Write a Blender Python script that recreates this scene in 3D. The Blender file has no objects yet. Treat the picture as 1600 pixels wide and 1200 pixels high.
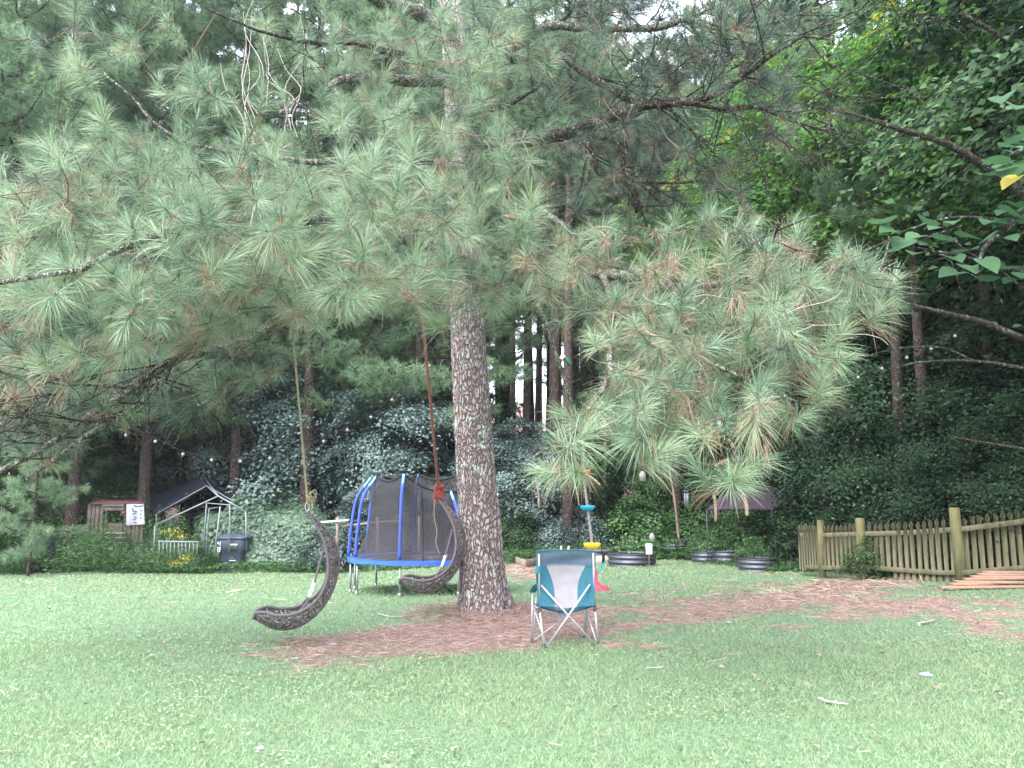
import bpy, math, random
import numpy as np
from mathutils import Vector, noise as mnoise
C = bpy.context.scene.collection
rng = np.random.default_rng(7)
random.seed(7)
R = math.radians
PI = math.pi

# ------------------------------------------------------------------ camera, sky, sun, exposure
FPX, CX, CY, HOR, CAMH = 1300.0, 800.0, 600.0, 780.0, 1.47
PITCH = math.atan((HOR - CY) / FPX)
cam_d = bpy.data.cameras.new('camera'); cam = bpy.data.objects.new('camera', cam_d); C.objects.link(cam)
cam.location = (0, 0, CAMH); cam.rotation_euler = (PI/2 + PITCH, 0, 0)
cam_d.sensor_width = 36; cam_d.lens = FPX/1600*36; cam_d.clip_start = .05; cam_d.clip_end = 1500
sc = bpy.context.scene
sc.camera = cam
sc.view_settings.view_transform = 'Standard'; sc.view_settings.look = 'None'
sc.view_settings.gamma = 1; sc.view_settings.use_curve_mapping = False
sc.view_settings.exposure = 2.7
sc.cycles.max_bounces = 6; sc.cycles.diffuse_bounces = 3; sc.cycles.transparent_max_bounces = 12
sc.cycles.transmission_bounces = 3; sc.cycles.glossy_bounces = 2; sc.cycles.volume_bounces = 0
SUN_EL, SUN_AZ = R(52), R(212)      # azimuth clockwise from +Y: light comes from behind and left of the camera
w = bpy.data.worlds.new('World'); sc.world = w; w.use_nodes = True
nt = w.node_tree; bg = nt.nodes['Background']
sky = nt.nodes.new('ShaderNodeTexSky'); sky.sky_type = 'NISHITA'; sky.sun_disc = False
sky.sun_elevation = SUN_EL; sky.sun_rotation = SUN_AZ; sky.dust_density = 3; sky.air_density = 1
mx = nt.nodes.new('ShaderNodeMix'); mx.data_type = 'RGBA'; mx.inputs[0].default_value = .6
nt.links.new(sky.outputs[0], mx.inputs[6]); mx.inputs[7].default_value = (7.4, 7.9, 8.8, 1)   # thin white overcast
nt.links.new(mx.outputs[2], bg.inputs[0]); bg.inputs[1].default_value = .10
sun_d = bpy.data.lights.new('sun', 'SUN'); sun_d.energy = 1.0; sun_d.angle = R(45); sun_d.color = (1, .97, .95)
sun = bpy.data.objects.new('sun', sun_d); C.objects.link(sun)
sun.rotation_euler = (PI/2 - SUN_EL, 0, PI - SUN_AZ)

# ------------------------------------------------------------------ coordinates
def ray(px, py):
    a, b = (px-CX)/FPX, -(py-CY)/FPX
    c, s = math.cos(PITCH), math.sin(PITCH)
    d = Vector((a, c - b*s, s + b*c)); return d/d.y
def P(px, py, D):
    d = ray(px, py); return Vector((d.x*D, D, CAMH + d.z*D))
def sstep(a, b, x):
    t = np.clip((np.asarray(x, float)-a)/(b-a), 0, 1); return t*t*(3-2*t)
def gz(x, y):
    x = np.asarray(x, float); y = np.asarray(y, float)
    hl = sstep(1.5, -6, x); hr = sstep(3, 7, x)
    yy = np.minimum(y, 27)
    z = -.02*np.maximum(0, yy-12) - hl*.037*np.maximum(0, yy-13.5) + hr*(.18*sstep(8, 13, y) - .04*np.clip(yy-13, 0, 4.5))
    z = z + .11*np.maximum(0, y-29) + .05*np.maximum(0, y-45)
    return z + .018*np.sin(x*1.3+y*.7) + .012*np.sin(x*.6-y*1.9)
def G(px, py):
    d = ray(px, py); lo, hi = 2.0, 60.0
    for i in range(50):
        m = (lo+hi)/2
        if CAMH + d.z*m > float(gz(d.x*m, m)): lo = m
        else: hi = m
    return Vector((d.x*lo, lo, float(gz(d.x*lo, lo))))
_t = rng.random((256, 256))
def vnoise(x, y, s=1.0):
    x = np.asarray(x)/s + 1000; y = np.asarray(y)/s + 1000
    xi = np.floor(x).astype(int); yi = np.floor(y).astype(int); fx = x-xi; fy = y-yi
    fx = fx*fx*(3-2*fx); fy = fy*fy*(3-2*fy)
    g = lambda a, b: _t[a & 255, b & 255]
    return (g(xi, yi)*(1-fx)+g(xi+1, yi)*fx)*(1-fy) + (g(xi, yi+1)*(1-fx)+g(xi+1, yi+1)*fx)*fy

# ------------------------------------------------------------------ mesh building
class Geo:
    def __init__(s): s.v = []; s.f3 = []; s.f4 = []; s.t = []; s.n = 0
    def add(s, v, f3=None, f4=None, t=.5):
        v = np.asarray(v, np.float32).reshape(-1, 3)
        s.v.append(v)
        if f3 is not None and len(f3): s.f3.append(np.asarray(f3, np.int64).reshape(-1, 3)+s.n)
        if f4 is not None and len(f4): s.f4.append(np.asarray(f4, np.int64).reshape(-1, 4)+s.n)
        s.t.append(np.broadcast_to(np.asarray(t, np.float32), (len(v),)).copy()); s.n += len(v)
    def mesh(s, name, mat, smooth=False):
        me = bpy.data.meshes.new(name)
        v = np.concatenate(s.v); t = np.concatenate(s.t)
        f3 = np.concatenate(s.f3) if s.f3 else np.zeros((0, 3), int)
        f4 = np.concatenate(s.f4) if s.f4 else np.zeros((0, 4), int)
        me.vertices.add(len(v)); me.vertices.foreach_set('co', v.ravel())
        li = np.concatenate([f3.ravel(), f4.ravel()]).astype(np.int32)
        me.loops.add(len(li)); me.loops.foreach_set('vertex_index', li)
        nf = len(f3)+len(f4); me.polygons.add(nf)
        ls = np.concatenate([np.arange(len(f3))*3, len(f3)*3+np.arange(len(f4))*4]).astype(np.int32)
        me.polygons.foreach_set('loop_start', ls)
        me.update(calc_edges=True)
        at = me.attributes.new('tint', 'FLOAT', 'POINT'); at.data.foreach_set('value', t)
        if smooth: me.polygons.foreach_set('use_smooth', np.ones(nf, bool))
        if mat: me.materials.append(mat)
        return me
    def build(s, name, mat, parent=None, smooth=False, loc=None):
        if loc is not None:
            o = np.array(loc, np.float32)
            s.v = [a-o for a in s.v]
        ob = bpy.data.objects.new(name, s.mesh(name, mat, smooth)); C.objects.link(ob)
        if loc is not None: ob.location = loc
        if parent:
            ob.parent = parent
            if loc is None: ob.location = -parent.location     # parents are unrotated, unscaled empties; verts are in world space
        return ob
def tube(g, pts, rad, seg=6, t=.5, cap=True, jitter=0):
    pts = np.array([tuple(p) for p in pts], float); n = len(pts)
    rad = np.broadcast_to(np.asarray(rad, float), (n,))
    d = np.gradient(pts, axis=0); nz = np.linalg.norm(d, axis=1); all_ = pts[-1]-pts[0]
    d[nz < 1e-7] = all_ if np.linalg.norm(all_) > 1e-7 else (0, 0, 1); d /= np.linalg.norm(d, axis=1)[:, None]+1e-9
    ref = np.array([0, 0, 1.]) if abs(d[0, 2]) < .9 else np.array([1., 0, 0])
    u = np.cross(d[0], ref); u /= np.linalg.norm(u); us = []
    for i in range(n):
        u = u - d[i]*np.dot(u, d[i]); u /= np.linalg.norm(u)+1e-9; us.append(u)
    us = np.array(us); ws = np.cross(d, us)
    a = np.arange(seg)*2*PI/seg
    rr = rad[:, None]*np.ones(seg)
    if jitter: rr = rr*(1+jitter*(rng.random((n, seg))-.5))
    v = pts[:, None, :] + rr[:, :, None]*(np.cos(a)[None, :, None]*us[:, None, :] + np.sin(a)[None, :, None]*ws[:, None, :])
    v = v.reshape(-1, 3)
    i = np.arange(n-1)[:, None]*seg; j = np.arange(seg)[None, :]; k = (j+1) % seg
    f = np.stack([i+j, i+k, i+seg+k, i+seg+j], -1).reshape(-1, 4)
    f3 = None
    if cap:
        v = np.concatenate([v, pts[:1], pts[-1:]]); b = n*seg
        jj = np.arange(seg); kk = (jj+1) % seg
        f3 = np.concatenate([np.stack([kk, jj, np.full(seg, b)], -1), np.stack([(n-1)*seg+jj, (n-1)*seg+kk, np.full(seg, b+1)], -1)])
    g.add(v, f3, f, t)
def spline(pts, m=6):
    """Catmull-Rom through rows of numbers (any width)."""
    p = np.array([tuple(q) for q in pts], float)
    if len(p) < 3: 
        s = np.linspace(0, 1, m+1)[:, None]; return p[0]*(1-s)+p[-1]*s
    q = np.concatenate([2*p[:1]-p[1:2], p, 2*p[-1:]-p[-2:-1]]); out = []
    for i in range(len(p)-1):
        a, b, c, d = q[i:i+4]
        for k in range(m):
            t = k/m
            out.append(.5*((2*b)+(-a+c)*t+(2*a-5*b+4*c-d)*t*t+(-a+3*b-3*c+d)*t**3))
    out.append(p[-1]); return np.array(out)
def box(g, lo, hi, M=None, t=.5, taper=None, bev=0):
    x0, y0, z0 = lo; x1, y1, z1 = hi
    if bev:
        b = bev
        ring = [(x0+b, y0), (x1-b, y0), (x1, y0+b), (x1, y1-b), (x1-b, y1), (x0+b, y1), (x0, y1-b), (x0, y0+b)]
        cx_, cy_ = (x0+x1)/2, (y0+y1)/2
        sx = 1-2*b/max(x1-x0, 1e-6)*.8; sy = 1-2*b/max(y1-y0, 1e-6)*.8
        v = []
        for z, s in ((z0, 1), (z0+b, 0), (z1-b, 0), (z1, 1)):
            for x, y in ring: v.append((cx_+(x-cx_)*(sx if s else 1), cy_+(y-cy_)*(sy if s else 1), z))
        f4 = []; f3 = []
        for k in range(3):
            for j in range(8): f4.append((k*8+j, k*8+(j+1) % 8, k*8+8+(j+1) % 8, k*8+8+j))
        for j in range(1, 7): f3.append((0, j+1, j)); f3.append((24, 24+j, 25+j))
        v = np.array(v)
    else:
        v = np.array([(x0, y0, z0), (x1, y0, z0), (x1, y1, z0), (x0, y1, z0), (x0, y0, z1), (x1, y0, z1), (x1, y1, z1), (x0, y1, z1)], float)
        f4 = [(0, 3, 2, 1), (4, 5, 6, 7), (0, 1, 5, 4), (1, 2, 6, 5), (2, 3, 7, 6), (3, 0, 4, 7)]; f3 = None
    if taper:
        s = 1+(taper-1)*((v[:, 2]-z0)/(z1-z0)); c = np.array([(x0+x1)/2, (y0+y1)/2]); v[:, :2] = c+(v[:, :2]-c)*s[:, None]
    if M is not None: v = np.array([tuple(M @ Vector(q)) for q in v])
    g.add(v, f3, f4, t)
def beam(g, a, b, w, h, up=(0, 0, 1), t=.5, bev=.003):
    from mathutils import Matrix
    a = Vector(a); b = Vector(b); d = (b-a); L = d.length; d.normalize()
    upv = Vector(up); s = d.cross(upv)
    if s.length < .05: s = d.cross(Vector((1, 0, 0)))
    s.normalize(); u = s.cross(d)
    M = Matrix((s, d, u)).transposed().to_4x4(); M.translation = a
    box(g, (-w/2, 0, -h/2), (w/2, L, h/2), M, t, bev=bev)
def grid(g, fn, nu, nv, t=.5, closed=False):
    v = np.array([tuple(fn(i/nu, j/nv)) for j in range(nv+1) for i in range(nu+1)])
    f = [(j*(nu+1)+i, j*(nu+1)+i+1, (j+1)*(nu+1)+i+1, (j+1)*(nu+1)+i) for j in range(nv) for i in range(nu)]
    g.add(v, None, f, t)

def unit(a): return a/(np.linalg.norm(a, axis=-1, keepdims=True)+1e-9)
def rdir(n): return unit(rng.normal(size=(n, 3)))
def strips(g, root, d, L, wid, t, bend=0, curve3=True, wdir=None):
    """n needles or blades: tapered strips with one bend; bend = drop of the tip as a share of L."""
    n = len(root); wd = unit(np.cross(d, rdir(n) if wdir is None else wdir))*np.reshape(wid, (-1, 1))
    L = np.reshape(np.broadcast_to(L, (n,)), (-1, 1))
    mid = root+d*L*.55; tip = root+d*L
    b = np.reshape(np.broadcast_to(bend, (n,)), (-1, 1))
    mid[:, 2:] -= b*L*.25; tip[:, 2:] -= b*L
    tt = np.broadcast_to(np.asarray(t, float), (n,))
    if curve3:
        v = np.stack([root-wd/2, root+wd/2, mid+wd*.42, mid-wd*.42, tip], 1).reshape(-1, 3)
        k = np.arange(n)[:, None]*5
        g.add(v, k+np.array([[3, 2, 4]]), k+np.array([[0, 1, 2, 3]]), np.repeat(tt, 5))
    else:
        v = np.stack([root-wd/2, root+wd/2, tip], 1).reshape(-1, 3)
        g.add(v, np.arange(n*3).reshape(-1, 3), None, np.repeat(tt, 3))
def leaves(g, c, nrm, size, t, aspect=.62, fold=.18):
    """diamond leaves, one fold along the midrib"""
    n = len(c); nrm = unit(nrm); a = unit(np.cross(nrm, rdir(n))); b = np.cross(nrm, a)
    s = np.reshape(np.broadcast_to(size, (n,)), (-1, 1))
    v = np.stack([c-a*s*.5, c-b*s*.5*aspect+a*s*.08+nrm*s*fold*aspect, c+a*s*.5, c+b*s*.5*aspect+a*s*.08+nrm*s*fold*aspect], 1).reshape(-1, 3)
    k = np.arange(n)[:, None]*4
    g.add(v, np.concatenate([k+np.array([[0, 1, 2]]), k+np.array([[0, 2, 3]])]), None, np.repeat(np.broadcast_to(np.asarray(t, float), (n,)), 4))
def shaped_leaves(g, c, nrm, adir, size, t, kind='lobed'):
    """leaves with a real outline: fans of points round the base"""
    if kind == 'lobed':
        o = [(0, 0), (-.28, .12), (-.5, .35), (-.25, .42), (-.38, .8), (-.12, .66), (0, 1.05), (.12, .66), (.38, .8), (.25, .42), (.5, .35), (.28, .12)]
    else:
        o = [(0, 0.06), (-.2, -.08), (-.42, .05), (-.5, .32), (-.38, .62), (-.16, .88), (0, 1.05), (.16, .88), (.38, .62), (.5, .32), (.42, .05), (.2, -.08)]
    o = np.array(o); n = len(c); nrm = unit(nrm); a = unit(adir - nrm*np.sum(adir*nrm, 1, keepdims=True)); b = np.cross(nrm, a)
    s = np.reshape(np.broadcast_to(size, (n,)), (-1, 1, 1))
    pts = c[:, None, :] + s*(o[None, :, :1]*b[:, None, :] + o[None, :, 1:]*a[:, None, :]) + s*(np.abs(o[None, :, :1])*.25-o[None, :, 1:]**2*.15)*nrm[:, None, :]
    m = len(o); ctr = c[:, None, :]+s*.45*a[:, None, :]-s*.04*nrm[:, None, :]
    v = np.concatenate([pts, ctr], 1).reshape(-1, 3)
    j = np.arange(m); f = np.stack([j, (j+1) % m, np.full(m, m)], -1)
    k = np.arange(n)[:, None, None]*(m+1)
    g.add(v, (k+f[None]).reshape(-1, 3), None, np.repeat(np.broadcast_to(np.asarray(t, float), (n,)), m+1))

def link(name, data, parent=None):
    o = bpy.data.objects.new(name, data); C.objects.link(o)
    if parent: o.parent = parent
    return o
def tag(o, label=None, cat=None, group=None, kind=None):
    if label: o['label'] = label
    if cat: o['category'] = cat
    if group: o['group'] = group
    if kind: o['kind'] = kind
    return o
def thing(name, loc, label, cat, group=None):
    o = bpy.data.objects.new(name, None); C.objects.link(o); o.location = loc; o.empty_display_size = .1
    return tag(o, label, cat, group)
def copy_tree(o, parent=None):
    c = o.copy(); C.objects.link(c); c.parent = parent
    for ch in list(o.children): copy_tree(ch, c)
    return c

# ------------------------------------------------------------------ materials
def _nodes(name):
    m = bpy.data.materials.new(name); m.use_nodes = True; n = m.node_tree
    return m, n, n.nodes['Principled BSDF'], n.nodes['Material Output']
def ramp_node(n, stops, interp='LINEAR'):
    r = n.nodes.new('ShaderNodeValToRGB'); r.color_ramp.interpolation = interp
    e = r.color_ramp.elements
    while len(e) > 1: e.remove(e[-1])
    e[0].position = stops[0][0]; e[0].color = (*stops[0][1], 1)
    for p, c in stops[1:]:
        q = e.new(p); q.color = (*c, 1)
    return r
def mul_noise(n, col, scale, amount, coords='Object', detail=3, stretch=None):
    tc = n.nodes.new('ShaderNodeTexCoord'); nz = n.nodes.new('ShaderNodeTexNoise'); nz.inputs['Scale'].default_value = scale; nz.inputs['Detail'].default_value = detail
    src = tc.outputs[coords]
    if stretch:
        mp = n.nodes.new('ShaderNodeMapping'); mp.inputs['Scale'].default_value = stretch; n.links.new(src, mp.inputs[0]); src = mp.outputs[0]
    n.links.new(src, nz.inputs['Vector'])
    mr = n.nodes.new('ShaderNodeMapRange'); n.links.new(nz.outputs['Fac'], mr.inputs[0])
    mr.inputs[1].default_value = .25; mr.inputs[2].default_value = .75; mr.inputs[3].default_value = 1-amount; mr.inputs[4].default_value = 1+amount
    vm = n.nodes.new('ShaderNodeVectorMath'); vm.operation = 'SCALE'; n.links.new(col, vm.inputs[0]); n.links.new(mr.outputs[0], vm.inputs['Scale'])
    return vm.outputs[0], nz.outputs['Fac']
def leaf_mat(name, stops, rough=.5, spec=.4, trans=.3, objvar=.2, sheen=None):
    m, n, b, out = _nodes(name)
    a = n.nodes.new('ShaderNodeAttribute'); a.attribute_name = 'tint'
    r = ramp_node(n, stops); n.links.new(a.outputs['Fac'], r.inputs[0])
    oi = n.nodes.new('ShaderNodeObjectInfo'); mr = n.nodes.new('ShaderNodeMapRange'); n.links.new(oi.outputs['Random'], mr.inputs[0])
    mr.inputs[3].default_value = 1-objvar; mr.inputs[4].default_value = 1+objvar
    vm = n.nodes.new('ShaderNodeVectorMath'); vm.operation = 'SCALE'; n.links.new(r.outputs[0], vm.inputs[0]); n.links.new(mr.outputs[0], vm.inputs['Scale'])
    n.links.new(vm.outputs[0], b.inputs['Base Color']); b.inputs['Roughness'].default_value = rough; b.inputs['Specular IOR Level'].default_value = spec
    if trans:
        t = n.nodes.new('ShaderNodeBsdfTranslucent'); n.links.new(vm.outputs[0], t.inputs[0])
        mix = n.nodes.new('ShaderNodeMixShader'); mix.inputs[0].default_value = trans
        n.links.new(b.outputs[0], mix.inputs[1]); n.links.new(t.outputs[0], mix.inputs[2]); n.links.new(mix.outputs[0], out.inputs[0])
    return m
def mat(name, col, rough=.6, metal=0, var=.15, scale=6, bump=0, bscale=40, stretch=None, spec=.4, dirt=None, alpha=None):
    m, n, b, out = _nodes(name)
    rgb = n.nodes.new('ShaderNodeRGB'); rgb.outputs[0].default_value = (*col, 1); c = rgb.outputs[0]
    if dirt:
        tc = n.nodes.new('ShaderNodeTexCoord'); nz = n.nodes.new('ShaderNodeTexNoise'); nz.inputs['Scale'].default_value = dirt[1]; nz.inputs['Detail'].default_value = 5
        n.links.new(tc.outputs['Object'], nz.inputs['Vector'])
        mr = n.nodes.new('ShaderNodeMapRange'); n.links.new(nz.outputs['Fac'], mr.inputs[0]); mr.inputs[1].default_value = dirt[2]; mr.inputs[2].default_value = dirt[2]+.15
        mm = n.nodes.new('ShaderNodeMix'); mm.data_type = 'RGBA'; n.links.new(mr.outputs[0], mm.inputs[0]); n.links.new(c, mm.inputs[6]); mm.inputs[7].default_value = (*dirt[0], 1); c = mm.outputs[2]
    c, f = mul_noise(n, c, scale, var, stretch=stretch)
    n.links.new(c, b.inputs['Base Color']); b.inputs['Roughness'].default_value = rough; b.inputs['Metallic'].default_value = metal; b.inputs['Specular IOR Level'].default_value = spec
    if bump:
        _, f2 = mul_noise(n, c, bscale, .1, stretch=stretch)
        bp = n.nodes.new('ShaderNodeBump'); bp.inputs['Strength'].default_value = bump; bp.inputs['Distance'].default_value = .02
        n.links.new(f2, bp.inputs['Height']); n.links.new(bp.outputs[0], b.inputs['Normal'])
    return m
def holes(m, scale, thr, kind='voronoi', const=None):
    """woven or net cloth: part of the surface is open"""
    n = m.node_tree; out = n.nodes['Material Output']; src = out.inputs[0].links[0].from_socket
    tr = n.nodes.new('ShaderNodeBsdfTransparent'); mix = n.nodes.new('ShaderNodeMixShader')
    if const is None:
        tc = n.nodes.new('ShaderNodeTexCoord'); vo = n.nodes.new('ShaderNodeTexVoronoi'); vo.inputs['Scale'].default_value = scale
        n.links.new(tc.outputs['Object'], vo.inputs['Vector'])
        mt = n.nodes.new('ShaderNodeMath'); mt.operation = 'LESS_THAN'; mt.inputs[1].default_value = thr; n.links.new(vo.outputs['Distance'], mt.inputs[0]); n.links.new(mt.outputs[0], mix.inputs[0])
    else: mix.inputs[0].default_value = const
    n.links.new(src, mix.inputs[1]); n.links.new(tr.outputs[0], mix.inputs[2]); n.links.new(mix.outputs[0], out.inputs[0])
    return m
def bark_mat(name, dark, mid, light, lichen=(.42, .5, .36), amount=.5, scale=1.0):
    m, n, b, out = _nodes(name)
    tc = n.nodes.new('ShaderNodeTexCoord'); mp = n.nodes.new('ShaderNodeMapping'); mp.inputs['Scale'].default_value = (1, 1, .38); n.links.new(tc.outputs['Object'], mp.inputs[0])
    nz = n.nodes.new('ShaderNodeTexNoise'); nz.inputs['Scale'].default_value = 9*scale; n.links.new(mp.outputs[0], nz.inputs['Vector'])
    av = n.nodes.new('ShaderNodeVectorMath'); av.operation = 'MULTIPLY_ADD'; n.links.new(nz.outputs['Color'], av.inputs[0]); av.inputs[1].default_value = (.2/scale,)*3; n.links.new(mp.outputs[0], av.inputs[2])
    vo = n.nodes.new('ShaderNodeTexVoronoi'); vo.feature = 'DISTANCE_TO_EDGE'; vo.inputs['Scale'].default_value = 22*scale; n.links.new(av.outputs[0], vo.inputs['Vector'])
    r = ramp_node(n, [(0, dark), (.12, mid), (.30, light), (.5, mid)]); n.links.new(vo.outputs['Distance'], r.inputs[0])
    c, _ = mul_noise(n, r.outputs[0], 30*scale, .35)
    ln = n.nodes.new('ShaderNodeTexNoise'); ln.inputs['Scale'].default_value = 7*scale; ln.inputs['Detail'].default_value = 8; ln.inputs['Roughness'].default_value = .72; n.links.new(tc.outputs['Object'], ln.inputs['Vector'])
    lr = n.nodes.new('ShaderNodeMapRange'); n.links.new(ln.outputs['Fac'], lr.inputs[0]); lr.inputs[1].default_value = .66-.2*amount; lr.inputs[2].default_value = .70-.2*amount
    lt = n.nodes.new('ShaderNodeMath'); lt.operation = 'MULTIPLY'; n.links.new(lr.outputs[0], lt.inputs[0])
    er = n.nodes.new('ShaderNodeMapRange'); n.links.new(vo.outputs['Distance'], er.inputs[0]); er.inputs[1].default_value = .04; er.inputs[2].default_value = .12; n.links.new(er.outputs[0], lt.inputs[1])
    mm = n.nodes.new('ShaderNodeMix'); mm.data_type = 'RGBA'; n.links.new(lt.outputs[0], mm.inputs[0]); n.links.new(c, mm.inputs[6]); mm.inputs[7].default_value = (*lichen, 1)
    n.links.new(mm.outputs[2], b.inputs['Base Color']); b.inputs['Roughness'].default_value = .9; b.inputs['Specular IOR Level'].default_value = .15
    hr_ = n.nodes.new('ShaderNodeMapRange'); n.links.new(vo.outputs['Distance'], hr_.inputs[0]); hr_.inputs[2].default_value = .22
    ad = n.nodes.new('ShaderNodeMath'); n.links.new(hr_.outputs[0], ad.inputs[0]); n.links.new(ln.outputs['Fac'], ad.inputs[1])
    bp = n.nodes.new('ShaderNodeBump'); bp.inputs['Strength'].default_value = .9; bp.inputs['Distance'].default_value = .03; n.links.new(ad.outputs[0], bp.inputs['Height']); n.links.new(bp.outputs[0], b.inputs['Normal'])
    return m
M = {}
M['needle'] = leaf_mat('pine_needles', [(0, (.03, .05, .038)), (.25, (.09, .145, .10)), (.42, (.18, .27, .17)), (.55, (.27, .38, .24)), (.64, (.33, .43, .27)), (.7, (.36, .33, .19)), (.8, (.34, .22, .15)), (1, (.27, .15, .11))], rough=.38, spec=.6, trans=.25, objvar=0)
M['needle_far'] = leaf_mat('far_pine_needles', [(0, (.11, .18, .12)), (.5, (.20, .30, .18)), (1, (.30, .42, .20))], rough=.5, spec=.4, trans=.35, objvar=.2)
M['leaf_blue'] = leaf_mat('bluish_leaves', [(0, (.04, .07, .06)), (.5, (.09, .14, .13)), (1, (.18, .25, .24))], rough=.4, spec=.55, trans=.15)
M['leaf_green'] = leaf_mat('green_leaves', [(0, (.03, .08, .03)), (.5, (.055, .13, .05)), (1, (.11, .22, .06))], rough=.45, spec=.4, trans=.3)
M['leaf_bright'] = leaf_mat('bright_leaves', [(0, (.05, .14, .03)), (.5, (.08, .2, .04)), (.93, (.16, .34, .05)), (1, (.4, .34, .04))], rough=.5, spec=.3, trans=.5, objvar=.1)
M['leaf_shade'] = leaf_mat('shade_dark_leaves', [(0, (.008, .022, .012)), (.5, (.022, .048, .024)), (.8, (.045, .09, .04)), (1, (.08, .14, .06))], rough=.6, spec=.15, trans=.2)  # dark greens carry the shade of the right-hand woods in the colour
M['leaf_pale'] = leaf_mat('pale_leaves', [(0, (.055, .10, .06)), (.5, (.10, .175, .11)), (1, (.17, .27, .17))], rough=.4, spec=.5, trans=.2, objvar=.05)
M['grass'] = leaf_mat('grass', [(0, (.17, .255, .135)), (.5, (.265, .37, .20)), (.75, (.34, .45, .255)), (.85, (.40, .41, .30)), (1, (.42, .35, .27))], rough=.5, spec=.4, trans=.3, objvar=0)
M['weed'] = leaf_mat('weeds', [(0, (.07, .14, .05)), (.5, (.13, .24, .10)), (1, (.22, .34, .14))], rough=.5, spec=.3, trans=.3, objvar=.1)
M['leaf_redbud'] = leaf_mat('redbud_leaves', [(0, (.035, .08, .04)), (.5, (.055, .12, .06)), (1, (.09, .18, .08))], rough=.6, spec=.15, trans=.35, objvar=.05)
M['straw'] = leaf_mat('pine_straw', [(0, (.21, .12, .105)), (.5, (.38, .245, .21)), (1, (.55, .42, .36))], rough=.7, spec=.2, trans=0, objvar=0)
M['flower'] = leaf_mat('yellow_flowers', [(0, (.38, .29, .03)), (1, (.55, .43, .06))], rough=.6, trans=.2, objvar=0)
M['bark'] = bark_mat('pine_bark', (.12, .09, .087), (.31, .24, .235), (.47, .39, .38), lichen=(.52, .57, .50), amount=.55)
M['bark_limb'] = bark_mat('limb_bark', (.06, .045, .04), (.15, .12, .10), (.24, .2, .17), lichen=(.38, .43, .34), amount=.9, scale=2.4)
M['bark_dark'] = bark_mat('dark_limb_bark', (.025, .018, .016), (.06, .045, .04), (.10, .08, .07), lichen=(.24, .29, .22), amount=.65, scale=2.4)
M['bark_far'] = bark_mat('far_bark', (.035, .025, .022), (.10, .075, .065), (.17, .13, .115), lichen=(.24, .27, .22), amount=.3, scale=1.2)
M['twig'] = mat('twig', (.13, .08, .06), .8, var=.3, scale=20)
M['twig_pale'] = mat('dead_twig', (.36, .31, .28), .8, var=.3, scale=20)

# ------------------------------------------------------------------ ground, grass, pine straw
def to_ground(pl): return np.array([tuple(G(x, y))[:2] for x, y in pl])
LIT_A = to_ground([(385, 1026), (470, 1003), (600, 985), (720, 962), (850, 955), (960, 950), (985, 985), (950, 1012), (820, 1020), (620, 1028), (470, 1040)])
LIT_B = to_ground([(900, 950), (1020, 930), (1180, 915), (1300, 904), (1420, 905), (1480, 930), (1600, 955), (1680, 1000), (1560, 992), (1450, 972), (1300, 968), (1130, 980), (1000, 990), (930, 1000)])
LIT_C = to_ground([(760, 880), (850, 880), (860, 900), (790, 910)])
def sdist(x, y, poly):
    """signed distance, positive inside"""
    x = np.asarray(x, float); y = np.asarray(y, float); d = np.full(x.shape, 1e9); ins = np.zeros(x.shape, bool)
    n = len(poly)
    for i in range(n):
        ax, ay = poly[i]; bx, by = poly[(i+1) % n]
        ex, ey = bx-ax, by-ay; t = np.clip(((x-ax)*ex+(y-ay)*ey)/(ex*ex+ey*ey+1e-9), 0, 1)
        d = np.minimum(d, np.hypot(x-ax-t*ex, y-ay-t*ey))
        c = ((ay > y) != (by > y)) & (x < (bx-ax)*(y-ay)/((by-ay) if abs(by-ay) > 1e-9 else 1e-9)+ax); ins ^= c
    return np.where(ins, d, -d)
def litter(x, y):
    n = vnoise(x, y, .45)*.6+vnoise(x, y, .17)*.4-.5
    a = sstep(-.45, .35, sdist(x, y, LIT_A)+n*1.5)*.9
    b = sstep(-.7, 1.1, sdist(x, y, LIT_B)+n*4.2-.3)*.72
    c = sstep(-.3, .4, sdist(x, y, LIT_C)+n)*.6
    s = sstep(.66, .8, vnoise(x+9, y, .9)*.6+vnoise(x, y+5, .3)*.4)*.35*sstep(2, 6, x)*sstep(26, 20, y)
    wd = sstep(27, 29, y)*.9
    return np.maximum.reduce([a, b, c, s, wd])
def edges(a, b, c, d, fine, coarse):
    return np.concatenate([np.linspace(a, b, coarse, endpoint=False), np.arange(b, c, fine), np.linspace(c, d, coarse)])
gx = edges(-120, -14, 13, 120, .16, 16); gy = np.concatenate([np.linspace(-40, 2, 8, endpoint=False), np.arange(2, 30, .16), np.linspace(30, 160, 34)])
XX, YY = np.meshgrid(gx, gy); g = Geo()
nx, ny = len(gx), len(gy); ii = (np.arange(ny-1)[:, None]*nx+np.arange(nx-1)[None]).ravel()
ZZ = gz(XX, YY)
g.add(np.stack([XX, YY, ZZ], -1).reshape(-1, 3), None, np.stack([ii, ii+1, ii+nx+1, ii+nx], -1), litter(XX, YY).ravel())
m, n, b, out = _nodes('lawn_soil')
a = n.nodes.new('ShaderNodeAttribute'); a.attribute_name = 'tint'
tc = n.nodes.new('ShaderNodeTexCoord')
def gnoise(s, d=6, r=.65):
    z = n.nodes.new('ShaderNodeTexNoise'); z.inputs['Scale'].default_value = s; z.inputs['Detail'].default_value = d; z.inputs['Roughness'].default_value = r; n.links.new(tc.outputs['Object'], z.inputs[0]); return z.outputs['Fac']
gr = ramp_node(n, [(.3, (.08, .13, .075)), (.5, (.14, .22, .13)), (.7, (.23, .30, .19))]); n.links.new(gnoise(26), gr.inputs[0])
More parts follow.
